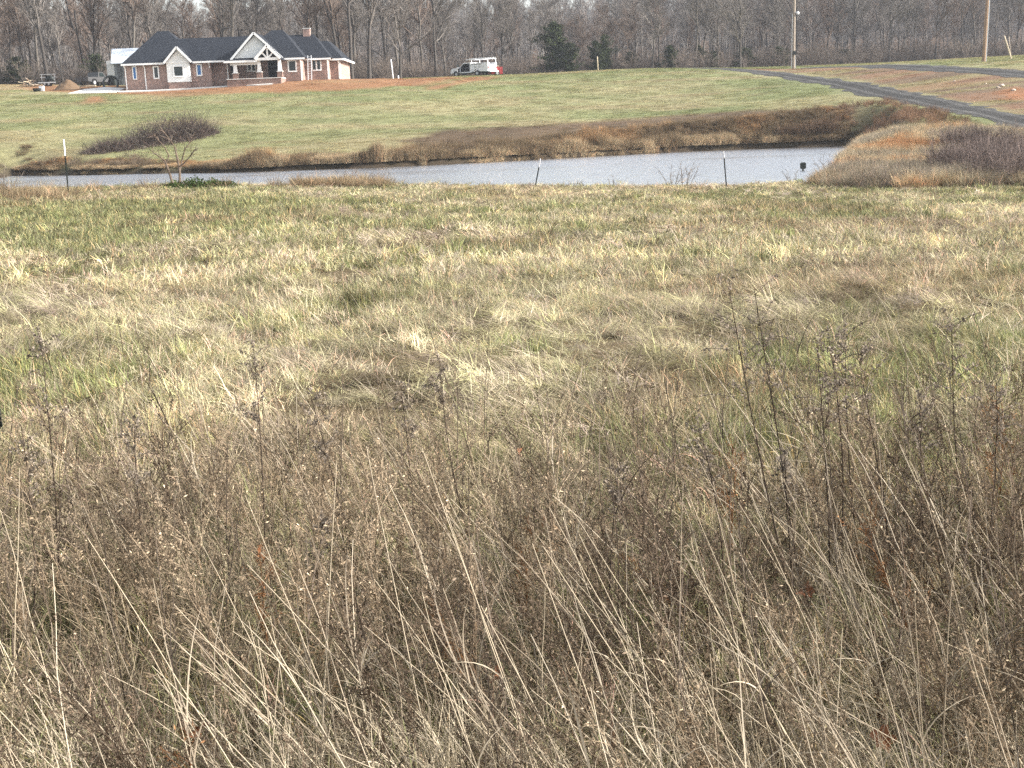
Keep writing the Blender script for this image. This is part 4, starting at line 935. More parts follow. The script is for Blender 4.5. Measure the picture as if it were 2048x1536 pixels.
# named trees of the wood's edge
special = [(0, 703, 162, (1.15, 1.2), .6, True, "tall dark-trunked bare tree just beside the house's sunlit end wall"), (2, 738, 166, (1, 1.1), 2.0, True, "dark forked bare tree standing behind the red clay strip"), (6, 800, 172, (1.0, 1.0), 0.2, True, "dark bare tree leaning right behind the white pipe"),
           (4, 872, 186, (1.1, 1.1), 4.0, True, "many-branched bare tree behind the truck's hood"), (8, 1305, 188, (1.1, .9), .1, True, "low leaning bare tree behind the marker stake on the crest"), (4, 1480, 186, (.9, .8), 1.0, True, "broad low forked bare tree behind the gravel road's bend"), (7, 462, 166, (1, 1.05), 3, False, "tall bare tree right behind the big white gable"), (2, 95, 172, (1.1, 1.1), 5.2, True, "thick leaning bare tree behind the flatbed trailer")]
for k, px, Y, s, rz_, dk_, lab in special:
    x = P(px, 150, Y)[0]; try_place(x, Y, .1); t = put_tree(k, (x, Y, z1(x, Y) - .1), rz_, s, lab, None, dk_)
cnt = len(special); tries = 0
while cnt < 300 and tries < 20000:
    tries += 1
    y = rt_.uniform(0, 1) ** 1.25 * 78; x = rt_.uniform(-108, 100); e = float(wood_edge(x)); Y = e + 1 + y
    if abs(x) > .44 * Y + 6: continue
    if -50 < x < -38 and Y < 174: continue
    if not try_place(x, Y, 3.3): continue
    lab, grp = region(x, Y); k = int(rt_.integers(0, 9)); sc2 = rt_.uniform(.78, 1.1); dk_, rd_ = rt_.random() < .5, rt_.random() < .35
    lab = "%s %s bare tree with %s twigs %s behind %s" % (SHAPE[k], "dark-trunked" if dk_ else "grey-trunked", "brown" if rd_ else "grey", "at the wood's edge" if y < 14 else "in the wood", lab)
    if x > 5: sc2 *= .86
    if 890 < 1024 + F * x / Y < 1235: sc2 *= .72
    put_tree(k, (x, Y, z1(x, Y) - .1), rt_.uniform(0, 6.28), (sc2, sc2 * rt_.uniform(.9, 1.08)), lab, grp, dark=dk_, red=rd_); cnt += 1
# far wood: one mass on the rise behind
joined = []
def joined_tree(seed, H, first, nl, nb, ntw, spread):
    t_, c_ = bare_tree(seed, H, .2, first, nl, nb, ntw, spread)
    r = MB()
    for me, cc in ((t_, .9), (c_, 1.0)):
        n = len(me.vertices); V = np.zeros(n * 3, np.float32); me.vertices.foreach_get("co", V); f = np.zeros(len(me.loops), np.int32); me.loops.foreach_get("vertex_index", f); r.add(V.reshape(-1, 3), Q=f.reshape(-1, 4), col=(cc,) * 3)
    me = r.mesh("far_tree"); me.materials.append(M_TI); return me
far_k = [joined_tree(60 + i, 15 + i % 3 * 2, .06, 20, 7, 7, .6) for i in range(5)]
n = 3400; fx = rt_.uniform(-300, 300, n * 4); fy = rt_.uniform(245, 620, n * 4)
ok = (np.abs(fx) < .46 * fy + 15) & (fy > wood_edge(fx) + 78); fx, fy = fx[ok][:n], fy[ok][:n]; n = len(fx)
base = np.where((rt_.random(n) < .4)[:, None], np.array([.17, .145, .13]), np.array([.17, .158, .148])) * rt_.uniform(.8, 1.2, (n, 1))
s_ = rt_.uniform(.7, 1.05, n)
scatter("far_wood", np.c_[fx, fy, zfun(fx, fy) - .2], np.c_[np.zeros(n), np.zeros(n), rt_.uniform(0, 6.28, n)], np.c_[s_, s_, s_], rt_.integers(0, 5, n), base, far_k, "far bare woodland massed on the rise behind the nearer trees", "woodland")
# undergrowth: saplings and brush inside the wood
def bush(seed, n, H, R_, thick, col, k=4, tw=5):
    r = np.random.default_rng(seed); m = MB(); a = r.uniform(0, 6.28, n); q = r.uniform(0, R_ * .35, n)
    p = np.c_[np.cos(a) * q, np.sin(a) * q, np.full(n, -.05)]; ln = r.uniform(.05, .75, n)
    d = np.c_[np.cos(a) * np.sin(ln), np.sin(a) * np.sin(ln), np.cos(ln)]
    s1 = grow(p, d, H * r.uniform(.55, 1.05, n), 5, -.02, .12, r); m.tubes(s1, thick * np.linspace(1, .35, 5)[None] * r.uniform(.6, 1.2, (n, 1)), 3, np.array(col)[None] * r.uniform(.65, 1.3, (n, 1)))
    pp, dd, le, ra = gen_children(s1, np.full((n, 5), thick), tw, .2, 1.0, (.18, .42), (.35, .9), r)
    s2 = grow(pp, dd, le, 3, .02, .2, r); m.tubes(s2, np.array([[.55, .4, .2]]) * thick * np.ones((len(s2), 1)), 3, np.array(col)[None] * r.uniform(.65, 1.4, (len(s2), 1)))
    return m
ug = []
for i in range(4):
    me = bush(80 + i, 14, 3.2, 1.6, .02, (1, 1, 1), tw=14).mesh("undergrowth_kind"); me.materials.append(M_TI); ug.append(me)
n = 1500; ux = rt_.uniform(-110, 105, n); uy = wood_edge(ux) + rt_.uniform(0, 1, n) ** 1.6 * 60
ok = np.abs(ux) < .45 * uy + 6; ok &= ~((ux > -50) & (ux < -36) & (uy < 174)); ux, uy = ux[ok], uy[ok]; n = len(ux); s_ = rt_.uniform(.5, 1.25, n)
scatter("undergrowth", np.c_[ux, uy, zfun(ux, uy) - .05], np.c_[np.zeros(n), np.zeros(n), rt_.uniform(0, 6.28, n)], np.c_[s_, s_, s_], rt_.integers(0, 4, n), np.array([.155, .128, .108]) * rt_.uniform(.6, 1.25, (n, 1)), ug, "low twiggy undergrowth between the trunks of the wood", "undergrowth")

# evergreens
def cedar(seed, H, R_, n):
    r = np.random.default_rng(seed); T = MB(); kk = np.linspace(0, 1, 6)
    T.tubes(np.c_[kk * .3, kk * 0, kk * H * .96 - .2][None], .12 * (1 - .85 * kk), 6)
    L_ = MB(); nb = 70; t = r.uniform(.12, 1, nb); a = r.uniform(0, 6.28, nb)
    rad = R_ * (1.05 - t) ** .4 * r.uniform(.25, 1.15, nb) * (.3 + 1.3 * vnoise(a * 1.2, t * 4, seed))
    tip = np.c_[np.cos(a) * rad + t * .3, np.sin(a) * rad, t * H + rad * r.uniform(-.1, .5, nb)]; st = np.c_[t * .3, np.zeros(nb), t * H - rad * .15]
    T.tubes(np.stack([st, (st + tip) / 2, tip], 1), np.array([[.035, .025, .01]]) * np.ones((nb, 1)), 3)
    i = r.integers(0, nb, n); u = r.uniform(.3, 1.08, n)[:, None]
    c = st[i] * (1 - u) + tip[i] * u + r.normal(0, .2, (n, 3)) * (1.3 - u * .5)
    L_.quads(c, r.uniform(.08, .2, n), np.array([1, 1, 1])[None] * (r.uniform(.5, 1.4, (nb, 1))[i] * r.uniform(.6, 1.4, (n, 1))), 1.7)
    return T.mesh("trunk"), L_.mesh("crown")
M_CED = veg_mat("evergreen_needles", inst=False, transl=.1, tintless=(.045, .056, .027))
ced = [cedar(200 + i, 6.0, 2.3, 5200) for i in range(3)]
for k, px, Y, s, lab in ((0, 1116, 186, (1.55, 1.2), "tall dark green cedar standing behind the grassy crest"), (1, 1135, 184, (1.3, .7), "shorter dark cedar tucked against the tall cedar"), (1, 1195, 187, (.9, .75), "dark cedar behind the pale marker stake"), (2, 1212, 190, (.8, .9), "dark cedar close beside the marker stake's cedar"), (0, 1340, 189, (1.0, .6), "dark cedar beside the low leaning bare tree"), (2, 1262, 192, (.7, .5), "low dark cedar bush under the bare trees"), (1, 1425, 190, (.6, .45), "small dark evergreen bush by the road's bend"), (2, 1490, 192, (1.0, .5), "dark cedar behind the broad forked tree"), (0, 1395, 194, (.7, .6), "dark cedar in the wood's edge shadow"), (1, 30, 168, (1.0, .62), "broad dark evergreen bush behind the yard clutter"), (2, 192, 169, (.9, .66), "dark evergreen bush beside the metal shed"), (0, 55, 170, (.8, .5), "low dark evergreen behind the heap of boards"), (1, 1560, 192, (.7, .5), "low evergreen bush behind the grey utility pole"), (2, 1690, 204, (1.0, .4), "low dark evergreen behind the gravel lane")):
    Y += 3.5; x = P(px, 150, Y)[0]; t = thing("cedar_tree", lab, "tree", (x, Y, z1(x, Y) - .1), k * 1.7 + px, "evergreens at the wood's edge"); t.scale = (s[0], s[0], s[1])
    a_ = link("trunk", ced[k][0], BARKD, t) ; b_ = link("crown", ced[k][1], M_CED, t)

# ------------------------------------------------------------------ grass prototypes
def clump(seed, n, R_, L0, L1, w, lean, curve, mixtan=0.0, segs=3, flat=False):
    r = np.random.default_rng(seed); m = MB(); a = r.uniform(0, 6.28, n); q = R_ * np.sqrt(r.uniform(0, 1, n))
    b = np.c_[np.cos(a) * q, np.sin(a) * q, np.full(n, -.015) + (r.uniform(0, .05, n) if flat else 0)]
    az = a + r.normal(0, .9, n) if not flat else r.normal(r.uniform(0, 6.28), .7, n)
    ln = np.abs(r.normal(lean[0], lean[1], n)); cu = np.abs(r.normal(curve[0], curve[1], n))
    col = np.ones((n, 3)) * r.uniform(.6, 1.35, (n, 1)); tn = r.random(n) < mixtan
    col[tn] *= np.array([1.6, 1.25, 1.2])
    m.blades(b, az, ln, cu, r.uniform(L0, L1, n), w * r.uniform(.7, 1.3, n), segs, col)
    me = m.mesh("clump"); me.materials.append(M_GI); return me
def patch(seed, n, R_, L0, L1, w, lean, curve, sub, mixtan=.1, segs=3, flat=False):
    """a patch of sod: many small tufts that differ in height, lean and shade"""
    r = np.random.default_rng(seed); m = MB(); k = r.integers(0, sub, n)
    sa = r.uniform(0, 6.28, sub); sq = R_ * np.sqrt(r.uniform(0, 1, sub)); sl = r.uniform(.5, 1.35, sub); sz_ = r.uniform(0, 6.28, sub); sc_ = r.uniform(.55, 1.4, sub); sg = r.uniform(0, 1, sub)
    a = r.uniform(0, 6.28, n); q = np.abs(r.normal(0, .055, n))
    b = np.c_[np.cos(sa[k]) * sq[k] + np.cos(a) * q, np.sin(sa[k]) * sq[k] + np.sin(a) * q, np.full(n, -.015) + (r.uniform(0, .05, n) if flat else 0)]
    az = np.where(r.random(n) < .6, sz_[k] + r.normal(0, .6, n), a)
    if flat: az = sz_[0] + r.normal(0, .8, n)
    ln = np.abs(r.normal(lean[0], lean[1], n)); cu = np.abs(r.normal(curve[0], curve[1], n))
    col = np.ones((n, 3)) * (sc_[k] * r.uniform(.7, 1.25, n))[:, None]; col[:, 1] *= 1 + .16 * (sg[k] - .5); col[:, 2] *= 1 - .3 * (sg[k] - .5)
    tn = r.random(n) < mixtan; col[tn] *= np.array([1.7, 1.3, 1.25])
    m.blades(b, az, ln, cu, r.uniform(L0, L1, n) * sl[k], w * r.uniform(.7, 1.3, n), segs, col)
    me = m.mesh("sod"); me.materials.append(M_GI); return me
G_UP = [patch(300 + i, 420, .32, .05, .15, .0042, (.35, .3), (.8, .5), 22, .2) for i in range(5)]
G_TAN = [patch(320 + i, 420, .32, .06, .19, .004, (.75, .4), (1.0, .6), 20) for i in range(5)]
G_FLAT = [patch(340 + i, 360, .36, .09, .27, .0038, (1.25, .25), (.35, .4), 12, 0, 4, True) for i in range(5)]
G_UPF = [patch(380 + i, 190, .34, .06, .16, .010, (.35, .3), (.8, .5), 20, .2, 2) for i in range(4)]
G_TANF = [patch(385 + i, 190, .34, .07, .19, .010, (.75, .4), (1.0, .6), 18, .1, 2) for i in range(4)]
G_FLATF = [patch(390 + i, 190, .36, .08, .24, .0075, (1.25, .25), (.35, .4), 12, 0, 3, True) for i in range(4)]
G_TUFT = [clump(360 + i, 170, .13, .1, .26, .004, (.4, .3), (1.2, .6), .35, 4) for i in range(3)]
FIELD = G_UP + G_TAN + G_FLAT + G_TUFT + G_UPF + G_TANF + G_FLATF
rg = np.random.default_rng(99)
def frus(n, y0, y1, dens, mx=3.0):
    yy = np.linspace(y0, y1, 400); w = (.86 * yy + 2 * mx) * dens(yy); c = np.cumsum(w); tot = c[-1] * (yy[1] - yy[0]); c /= c[-1]
    N_ = int(tot * n); y = np.interp(rg.uniform(0, 1, N_), c, yy); x = rg.uniform(-1, 1, N_) * (.43 * y + mx); return x, y
x, y = frus(1.0, 2.2, 56, lambda q: np.interp(q, [2, 8, 20, 56], [15, 12, 9, 6]))
d = sdist(x, y, POND); zz = zfun(x, y); ok = (d > .4) & ~((sdist(x, y, Z_RBANK) < 0) & (y > 47)); x, y, zz = x[ok], y[ok], zz[ok]; n = len(x)
p1 = fbm(x, y, 7.5, 101, 3); p2 = fbm(x, y, 1.7, 111, 3); p3 = fbm(x, y, .7, 121, 2); pf = fbm(x, y, 2.6, 131, 3)
green = .5 * p1 + .35 * p2 + .15 * p3 + .05 * sstep(12, 24, y)
u = rg.random(n); kg = sstep(.44, .64, green + (u - .5) * .12)
flat = (sstep(.52, .66, pf) * .75 + .12) > rg.random(n)
tuft = (sstep(.56, .72, p2) * .22 + .03) > rg.random(n)
cls = np.where(flat & (kg < .6), 2, np.where(kg > rg.random(n), 0, 1)); cls = np.where(tuft, 3, cls)
idx = np.where(cls == 3, 15 + rg.integers(0, 3, n), np.where(y + rg.uniform(-2, 2, n) > 15, 18 + cls * 4 + rg.integers(0, 4, n), cls * 5 + rg.integers(0, 5, n)))
GREEN, YG, TAN, BRN = np.array([.185, .2, .1]), np.array([.33, .33, .165]), np.array([.49, .435, .295]), np.array([.27, .205, .14])
a = rg.random(n)[:, None]; b = sstep(.35, .65, p3 + rg.normal(0, .12, n))[:, None]
tint = np.where((cls == 0)[:, None], GREEN * (1 - .55 * a) + YG * .55 * a, np.where((cls == 1)[:, None], TAN * (1 - .4 * a) + YG * .4 * a, np.where((cls == 2)[:, None], TAN * b + (BRN * .5 + TAN * .35) * (1 - b), GREEN * .45 + YG * .55 * a + .02)))
browner = (sstep(.56, .68, fbm(x, y, 3.3, 141, 3)) * .4)[:, None]; tint = tint * (1 - browner) + BRN * (.8 + .8 * a) * browner
near = sstep(8.2, 5.6, y + (p2 - .5) * 3)[:, None]; tint = tint * (1 - .3 * near) + BRN * .3 * near
tint *= rg.uniform(.65, 1.25, (n, 1)) * (.7 + .6 * fbm(x, y, 1.0, 145, 2))[:, None]
s_ = np.interp(y, [2, 15, 50], [1.0, 1.1, 1.55]) * rg.uniform(.7, 1.3, n); hz = s_ * np.interp(y, [3, 20, 50], [1.0, .9, .5]) * (.6 + .8 * p2)
# crushed lane of growth: lower where the noise is low, taller tufts keep their height
hz = np.where(cls == 3, hz * .8, hz)
scatter("field_grass", np.c_[x, y, zz], np.c_[rg.normal(0, .12, n), rg.normal(-.1, .12, n), rg.uniform(0, 6.28, n)], np.c_[s_, s_, hz], idx, tint, FIELD, "matted tan and green winter grass covering the near field", "grass")

# hillside and bank grass
H_K = [clump(400 + i, 110, .5, .06, .16, .016, (.4, .3), (.7, .5), .1, 2) for i in range(4)]
nn = 46000; x = rg.uniform(-95, 80, nn); y = rg.uniform(72, 178, nn)
ok = (np.abs(x) < .43 * y + 5) & (y < wood_edge(x) + 1) & (sdist(x, y, POND) > .6) & ~((y > 142.0) & (y < 160) & (x > -46) & (x < -15)); ok &= ~((x > -53) & (x < -40) & (y > 142) & (y < 172))
x, y = x[ok], y[ok]; c = gcol(x, y); grn = (c[:, 1] > c[:, 0] * .78) | (rg.random(len(x)) < .22)
rd = np.array([P(*q)[:2] for q in ((2250, 290, 62), (2048, 246, 77), (1950, 223, 89), (1850, 201, 103), (1700, 171, 125), (1600, 156, 137), (1500, 143, 149), (1420, 138, 158), (1300, 136, 168), (1100, 145, 180), (950, 150, 181))])
ld = np.array([P(*q)[:2] for q in ((2200, 160, 106), (2048, 148, 114), (1900, 138, 125), (1800, 133, 137), (1690, 131, 150), (1620, 134, 160))])
def dline(x, y, L_):
    d2 = np.full(len(x), 1e9)
    for p, q in zip(L_[:-1], L_[1:]):
        e = q - p; t = np.clip(((x - p[0]) * e[0] + (y - p[1]) * e[1]) / (e @ e), 0, 1); d2 = np.minimum(d2, np.hypot(x - p[0] - e[0] * t, y - p[1] - e[1] * t))
    return d2
keep = grn & (dline(x, y, rd) > 2.5) & (dline(x, y, ld) > 2.6); x, y, c = x[keep], y[keep], c[keep]; n = len(x)
s_ = rg.uniform(.7, 1.3, n); hz = s_ * rg.uniform(.35, .8, n)
scatter("hillside_grass", np.c_[x, y, zfun(x, y)], np.c_[np.zeros(n), np.zeros(n), rg.uniform(0, 6.28, n)], np.c_[s_, s_, hz], rg.integers(0, 4, n), c * 1.3 * rg.uniform(.75, 1.3, (n, 1)), H_K, "short green and tan grass on the hillside below the house", "grass")
# tall bank grass round the pond
B_K = [clump(430 + i, 110, .28, .35, 1.0, .014, (.2, .15), (.45, .4), .1, 3) for i in range(4)]
seg = POND[:13]; L_ = np.r_[0, np.cumsum(np.linalg.norm(np.diff(seg, axis=0), axis=1))]
nn = 5200; t = rg.uniform(0, L_[-1], nn); off = rg.uniform(0, 1, nn) ** 2 * 3.6 + .1
x = np.interp(t, L_, seg[:, 0]) + rg.normal(0, .3, nn); y = np.interp(t, L_, seg[:, 1]) + off
dn = fbm(x, y, 3.0, 151, 3); lf = sstep(-24, -16, x); ok = dn + .25 * lf > .45; x, y, off, dn, lf = x[ok], y[ok], off[ok], dn[ok], lf[ok]; n = len(x)
reed = np.maximum(np.exp(-((x + 17.2) / 1.8) ** 2), np.exp(-((x + 9) / 2.2) ** 2)) * sstep(3.2, 1.0, off); org = np.clip(sstep(.5, .64, fbm(x, y, 4.0, 161, 3)) * (.75 - .35 * sstep(0, 12, x)) + reed, 0, 1)[:, None] * np.clip(off - .6, 0, 1)[:, None]
edge = sstep(2.0, .5, off)[:, None] * sstep(.4, .6, fbm(x, y, 1.6, 165, 2))[:, None]; tint = (np.array([.19, .145, .09]) * (1 - edge) + np.array([.36, .285, .18]) * edge) * (1 - org) + np.array([.4, .25, .125]) * org; tint *= rg.uniform(.65, 1.3, (n, 1))
hz = rg.uniform(.5, 1.1, n) * (.35 + .65 * lf) * (.55 + .9 * (dn - .3)) * (1 + 1.5 * reed)
scatter("bank_grass", np.c_[x, y, zfun(x, y)], np.c_[rg.normal(0, .08, n), rg.normal(-.08, .1, n), rg.uniform(0, 6.28, n)], np.c_[np.ones(n), np.ones(n), hz * .95 * (.35 + 1.3 * fbm(x, y, 1.1, 167, 2))], rg.integers(0, 4, n), tint, B_K, "tall dead orange and brown grass along the far pond bank", "grass")
# right bank: tan grass and brown brush
lo, hi = Z_RBANK.min(0), Z_RBANK.max(0)
nn = 9000; x = rg.uniform(lo[0], hi[0], nn); y = rg.uniform(lo[1], hi[1], nn); ok = (sdist(x, y, Z_RBANK) < .3) & (sdist(x, y, POND) > .3) & (dline(x, y, rd) > 2.4); x, y = x[ok], y[ok]; n = len(x)
q1 = fbm(x, y, 4, 171, 3)[:, None]; org = sstep(.52, .66, q1); gr = sstep(.5, .35, q1)
tint = np.array([.42, .345, .22]) * (1 - org - gr) + np.array([.36, .21, .11]) * org + np.array([.28, .24, .175]) * gr; tint *= rg.uniform(.7, 1.25, (n, 1))
scatter("bank_meadow", np.c_[x, y, zfun(x, y)], np.c_[rg.normal(0, .15, n), rg.normal(-.2, .15, n), rg.uniform(0, 6.28, n)], np.c_[np.ones(n), np.ones(n), rg.uniform(.3, .75, n)], rg.integers(0, 4, n), tint, B_K, "tall tan grass on the bank at the pond's right end", "grass")
BR = []
for i in range(4):
    me = bush(500 + i, 26, 1.3, 1.0, .009, (1, 1, 1), tw=12).mesh("brush_kind"); me.materials.append(M_TI); BR.append(me)
zones = [(Gp([(1945, 290), (2048, 300), (2250, 325), (2250, 372), (1960, 372), (1915, 325)], y0=47), 480, (.165, .13, .115), (.3, 1.0)),
         (Gp([(1690, 215), (1800, 205), (1900, 238), (1880, 262), (1760, 262), (1690, 275)], y0=60), 260, (.2, .125, .08), (.22, .5)),
         (Gp([(1715, 345), (1740, 335), (1900, 355), (2040, 372), (1700, 378)], y0=44), 200, (.2, .165, .135), (.25, .5)),
         (Gp([(1560, 290), (1700, 285), (1720, 262), (1560, 272)], y0=60), 90, (.15, .1, .065), (.4, .8)),
         (Gp([(820, 320), (1000, 312), (1000, 290), (820, 300)], y0=70), 70, (.12, .088, .06), (.35, .6)), (Gp([(0, 345), (300, 343), (300, 325), (0, 330)], y0=70), 90, (.13, .1, .07), (.3, .5))]
bx_, by_, bt_, bs_ = [], [], [], []
for poly, num, col_, sr in zones:
    lo, hi = poly.min(0), poly.max(0); x = rg.uniform(lo[0], hi[0], num * 6); y = rg.uniform(lo[1], hi[1], num * 6); ok = (sdist(x, y, poly) + (fbm(x, y, 2.5, 251, 3) - .5) * 7 < .6) & (dline(x, y, rd) > 2.6) & (sdist(x, y, POND) > .5); x, y = x[ok][:num], y[ok][:num]
    bx_.append(x); by_.append(y); bt_.append(np.array(col_)[None] * rg.uniform(.6, 1.35, (len(x), 1))); bs_.append(rg.uniform(sr[0], sr[1], len(x)))
x, y, tint, s_ = map(np.concatenate, (bx_, by_, bt_, bs_)); n = len(x)
scatter("bank_brush", np.c_[x, y, zfun(x, y)], np.c_[np.zeros(n), np.zeros(n), rg.uniform(0, 6.28, n)], np.c_[s_, s_, s_ * 1.15], rg.integers(0, 4, n), tint, BR, "brown twiggy brush on the banks beside the pond and road", "brush")
# brown tufts on the near lip of the field
nn = 420; tpx = np.r_[rg.uniform(-60, 240, 120), rg.uniform(660, 840, 150), rg.uniform(240, 680, 25), rg.uniform(1690, 1800, 90)]; yy = np.r_[rg.uniform(36, 42, 120), rg.uniform(46, 49, 150), rg.uniform(45, 47, 25), rg.uniform(45, 48.5, 90)]
x = (tpx - 1024) / F * yy * 1.0 - .9; y = yy; ok = sdist(x, y, POND) > .2; x, y = x[ok], y[ok]; n = len(x)
scatter("lip_tufts", np.c_[x, y, zfun(x, y)], np.c_[rg.normal(0, .2, n), rg.normal(-.15, .2, n), rg.uniform(0, 6.28, n)], np.c_[np.ones(n), np.ones(n), rg.uniform(.2, .6, n)], rg.integers(0, 4, n), np.array([.28, .22, .14]) * rg.uniform(.55, 1.3, (n, 1)), B_K, "taller dead tufts along the near edge of the pond", "grass")

# ------------------------------------------------------------------ shrubs that stand alone
a0, a1 = G(165, 318, y0=70), G(420, 272, y0=70)
bt = thing("bramble_thicket", "dense brown bramble thicket mounded on the slope above the pond", "thicket", tuple((a0 + a1) / 2))
m = MB(); r = np.random.default_rng(77); n = 5200; t = r.uniform(0, 1, n); q = r.normal(0, 1.0, n); prof = np.interp(t, [0, .15, .5, .85, 1], [.25, .5, 1.0, 1.15, .35])
p = a0[None, :2] * (1 - t[:, None]) + a1[None, :2] * t[:, None]; p = p + np.c_[r.normal(0, .4, n), q * 1.2 * prof + 1.2]
z = zfun(p[:, 0], p[:, 1]); h = 1.7 * prof * np.exp(-(q / 1.9) ** 2) * r.uniform(.35, 1.35, n) * (.55 + .9 * vnoise(p[:, 0] / 1.1, p[:, 1] / 1.1, 5))
d = np.c_[r.normal(0, .5, n), r.normal(0, .5, n), np.ones(n)]; d /= np.linalg.norm(d, axis=1, keepdims=True)
cn = grow(np.c_[p, z - .05], d, h * 1.25, 5, -.16, .22, r)
m.tubes(cn, np.array([[.016, .014, .011, .008, .005]]) * np.ones((n, 1)), 3, np.where((r.random(n) < .2)[:, None], np.array([[.17, .15, .12]]), np.array([[.092, .068, .06]])) * r.uniform(.6, 1.3, (n, 1)))
k_ = r.integers(0, n, 420); d = np.c_[r.normal(0, .3, 420), r.normal(0, .3, 420), np.ones(420)]; d /= np.linalg.norm(d, axis=1, keepdims=True)
tw_ = grow(np.c_[p[k_], z[k_]], d, 2.3 * prof[k_] * np.exp(-(q[k_] / 1.9) ** 2) * r.uniform(.7, 1.25, 420), 5, -.03, .14, r); m.tubes(tw_, np.array([[.014, .012, .01, .007, .004]]) * np.ones((420, 1)), 3, np.array([[.13, .105, .09]]) * r.uniform(.6, 1.4, (420, 1)))
part("canes", m, M_TW, bt)
m = MB(); i = r.integers(0, n, 5000); c = cn[i, r.integers(1, 5, 5000)] + r.normal(0, .07, (5000, 3)); m.quads(c, r.uniform(.03, .09, 5000), np.where((t[i] < .55)[:, None] & (r.random(5000) < .35)[:, None], np.array([[.07, .08, .04]]), np.array([[.1, .07, .058]])) * r.uniform(.5, 1.4, (5000, 1))); part("dead_leaves", m, M_G1, bt)
def shrub(name, px, py, Y, H, n, R_, thick, col, label, cat="shrub", tw=5, seed=1, leanx=0, z=None):
    b = P(px, py, Y); zz = z1(b[0], b[1]) if z is None else z
    t = thing(name, label, cat, (b[0], b[1], zz)); mm = bush(seed, n, H, R_, thick, col, tw=tw)
    o = part("stems", mm, M_TW, t, world=False); return t
# two-stemmed young tree by the green mound
q = P(352, 372, 45.5); zq = z1(q[0], q[1])
yt = thing("young_bare_tree", "small bare forked tree growing from the green mound by the pond", "tree", (q[0], q[1], zq))
rr_ = np.random.default_rng(31); sc5 = 45.5 / F
def pxp(px, py): return [(px - 352) * sc5, 0, (370 - py) * sc5]
st = np.array([[pxp(348, 366), pxp(343, 340), pxp(334, 312), pxp(322, 300), pxp(308, 290)], [pxp(358, 366), pxp(360, 335), pxp(358, 310), pxp(352, 285), pxp(335, 255)], [pxp(357, 340), pxp(363, 312), pxp(372, 290), pxp(384, 275), pxp(392, 258)], [pxp(338, 318), pxp(345, 302), pxp(340, 285), pxp(328, 270), pxp(322, 258)], [pxp(359, 325), pxp(372, 318), pxp(384, 306), pxp(392, 298), pxp(400, 290)]])
st[:, :, 1] += rr_.normal(0, .12, st.shape[:2]).cumsum(1); st[:2, 0, 2] -= .1
m = MB(); m.tubes(st[:2], np.array([[.05, .042, .034, .024, .012]]) * np.ones((2, 1)), 6, (.13, .1, .078)); part("trunk", m, M_TW, yt, world=False)
m = MB(); m.tubes(st[2:], np.array([[.03, .026, .02, .015, .01]]) * np.ones((3, 1)), 5, (.13, .1, .078))
pp, dd, le, ra = gen_children(st, np.full((5, 5), .02), 11, .45, 1.0, (.2, .5), (.4, 1.0), rr_); s2 = grow(pp, dd, le, 4, -.03, .25, rr_); m.tubes(s2, np.array([[.012, .01, .008, .005]]) * np.ones((len(s2), 1)), 3, (.13, .1, .08)); part("crown", m, M_TW, yt, world=False)
# green mound
q = P(392, 372, 45.3); zq = z1(q[0], q[1])
gmn = thing("evergreen_mound", "low green honeysuckle mound at the near water's edge", "shrub", (q[0], q[1], zq))
m = MB(); n = 5200; uu = r.uniform(-1, 1, n); ww = r.normal(0, .5, n); hh = .42 * np.sqrt(np.clip(1 - uu ** 2, 0, 1)) * np.exp(-ww ** 2) * (.5 + .8 * vnoise(uu * 6, ww * 3, 9)); c = np.c_[uu * 1.5, ww * .7, hh * r.uniform(.4, 1.05, n)]
m.quads(c, r.uniform(.03, .075, n), np.array([[.055, .08, .028]]) * r.uniform(.5, 1.7, (n, 1))); part("leaves", m, M_G1, gmn, world=False)
m = MB(); nn = 200; uu = r.uniform(-1, 1, nn); p0 = np.c_[uu * 1.3, r.normal(0, .3, nn), np.zeros(nn)]; dd = np.c_[r.normal(0, .6, nn), r.normal(0, .6, nn), np.ones(nn) * .6]; m.tubes(grow(p0, dd / np.linalg.norm(dd, axis=1, keepdims=True), np.full(nn, .45), 3, -.2, .2, r), .006, 3, (.12, .09, .06)); part("stems", m, M_TW, gmn, world=False)
for k, (px, py, Y, H, nst, lab) in enumerate(((1345, 378, 48.2, 1.05, 9, "fan of thin bare twigs rising before the open water"), (1368, 377, 48.0, 1.1, 8, "second fan of bare twigs close to the thin upright post"), (1658, 352, 51, 1.15, 10, "spreading bare shrub at the pond's right corner"), (1588, 376, 48.6, .75, 6, "small thin bare shrub before the black nest box"), (1228, 376, 48.2, .55, 4, "tiny bare sprig at the water's edge"), (700, 372, 50, 1.0, 12, "dark twiggy shrub before the narrow water"), (760, 373, 50, .9, 10, "grey twiggy shrub among dead tufts at the shore"), (20, 382, 42, 1.1, 14, "brown twiggy shrub by the near field corner"))):
    b = P(px, py, Y); shrub("bare_shrub", px, py, Y, H, nst, .5, .010, (.17, .14, .115), lab, seed=700 + k, tw=7)

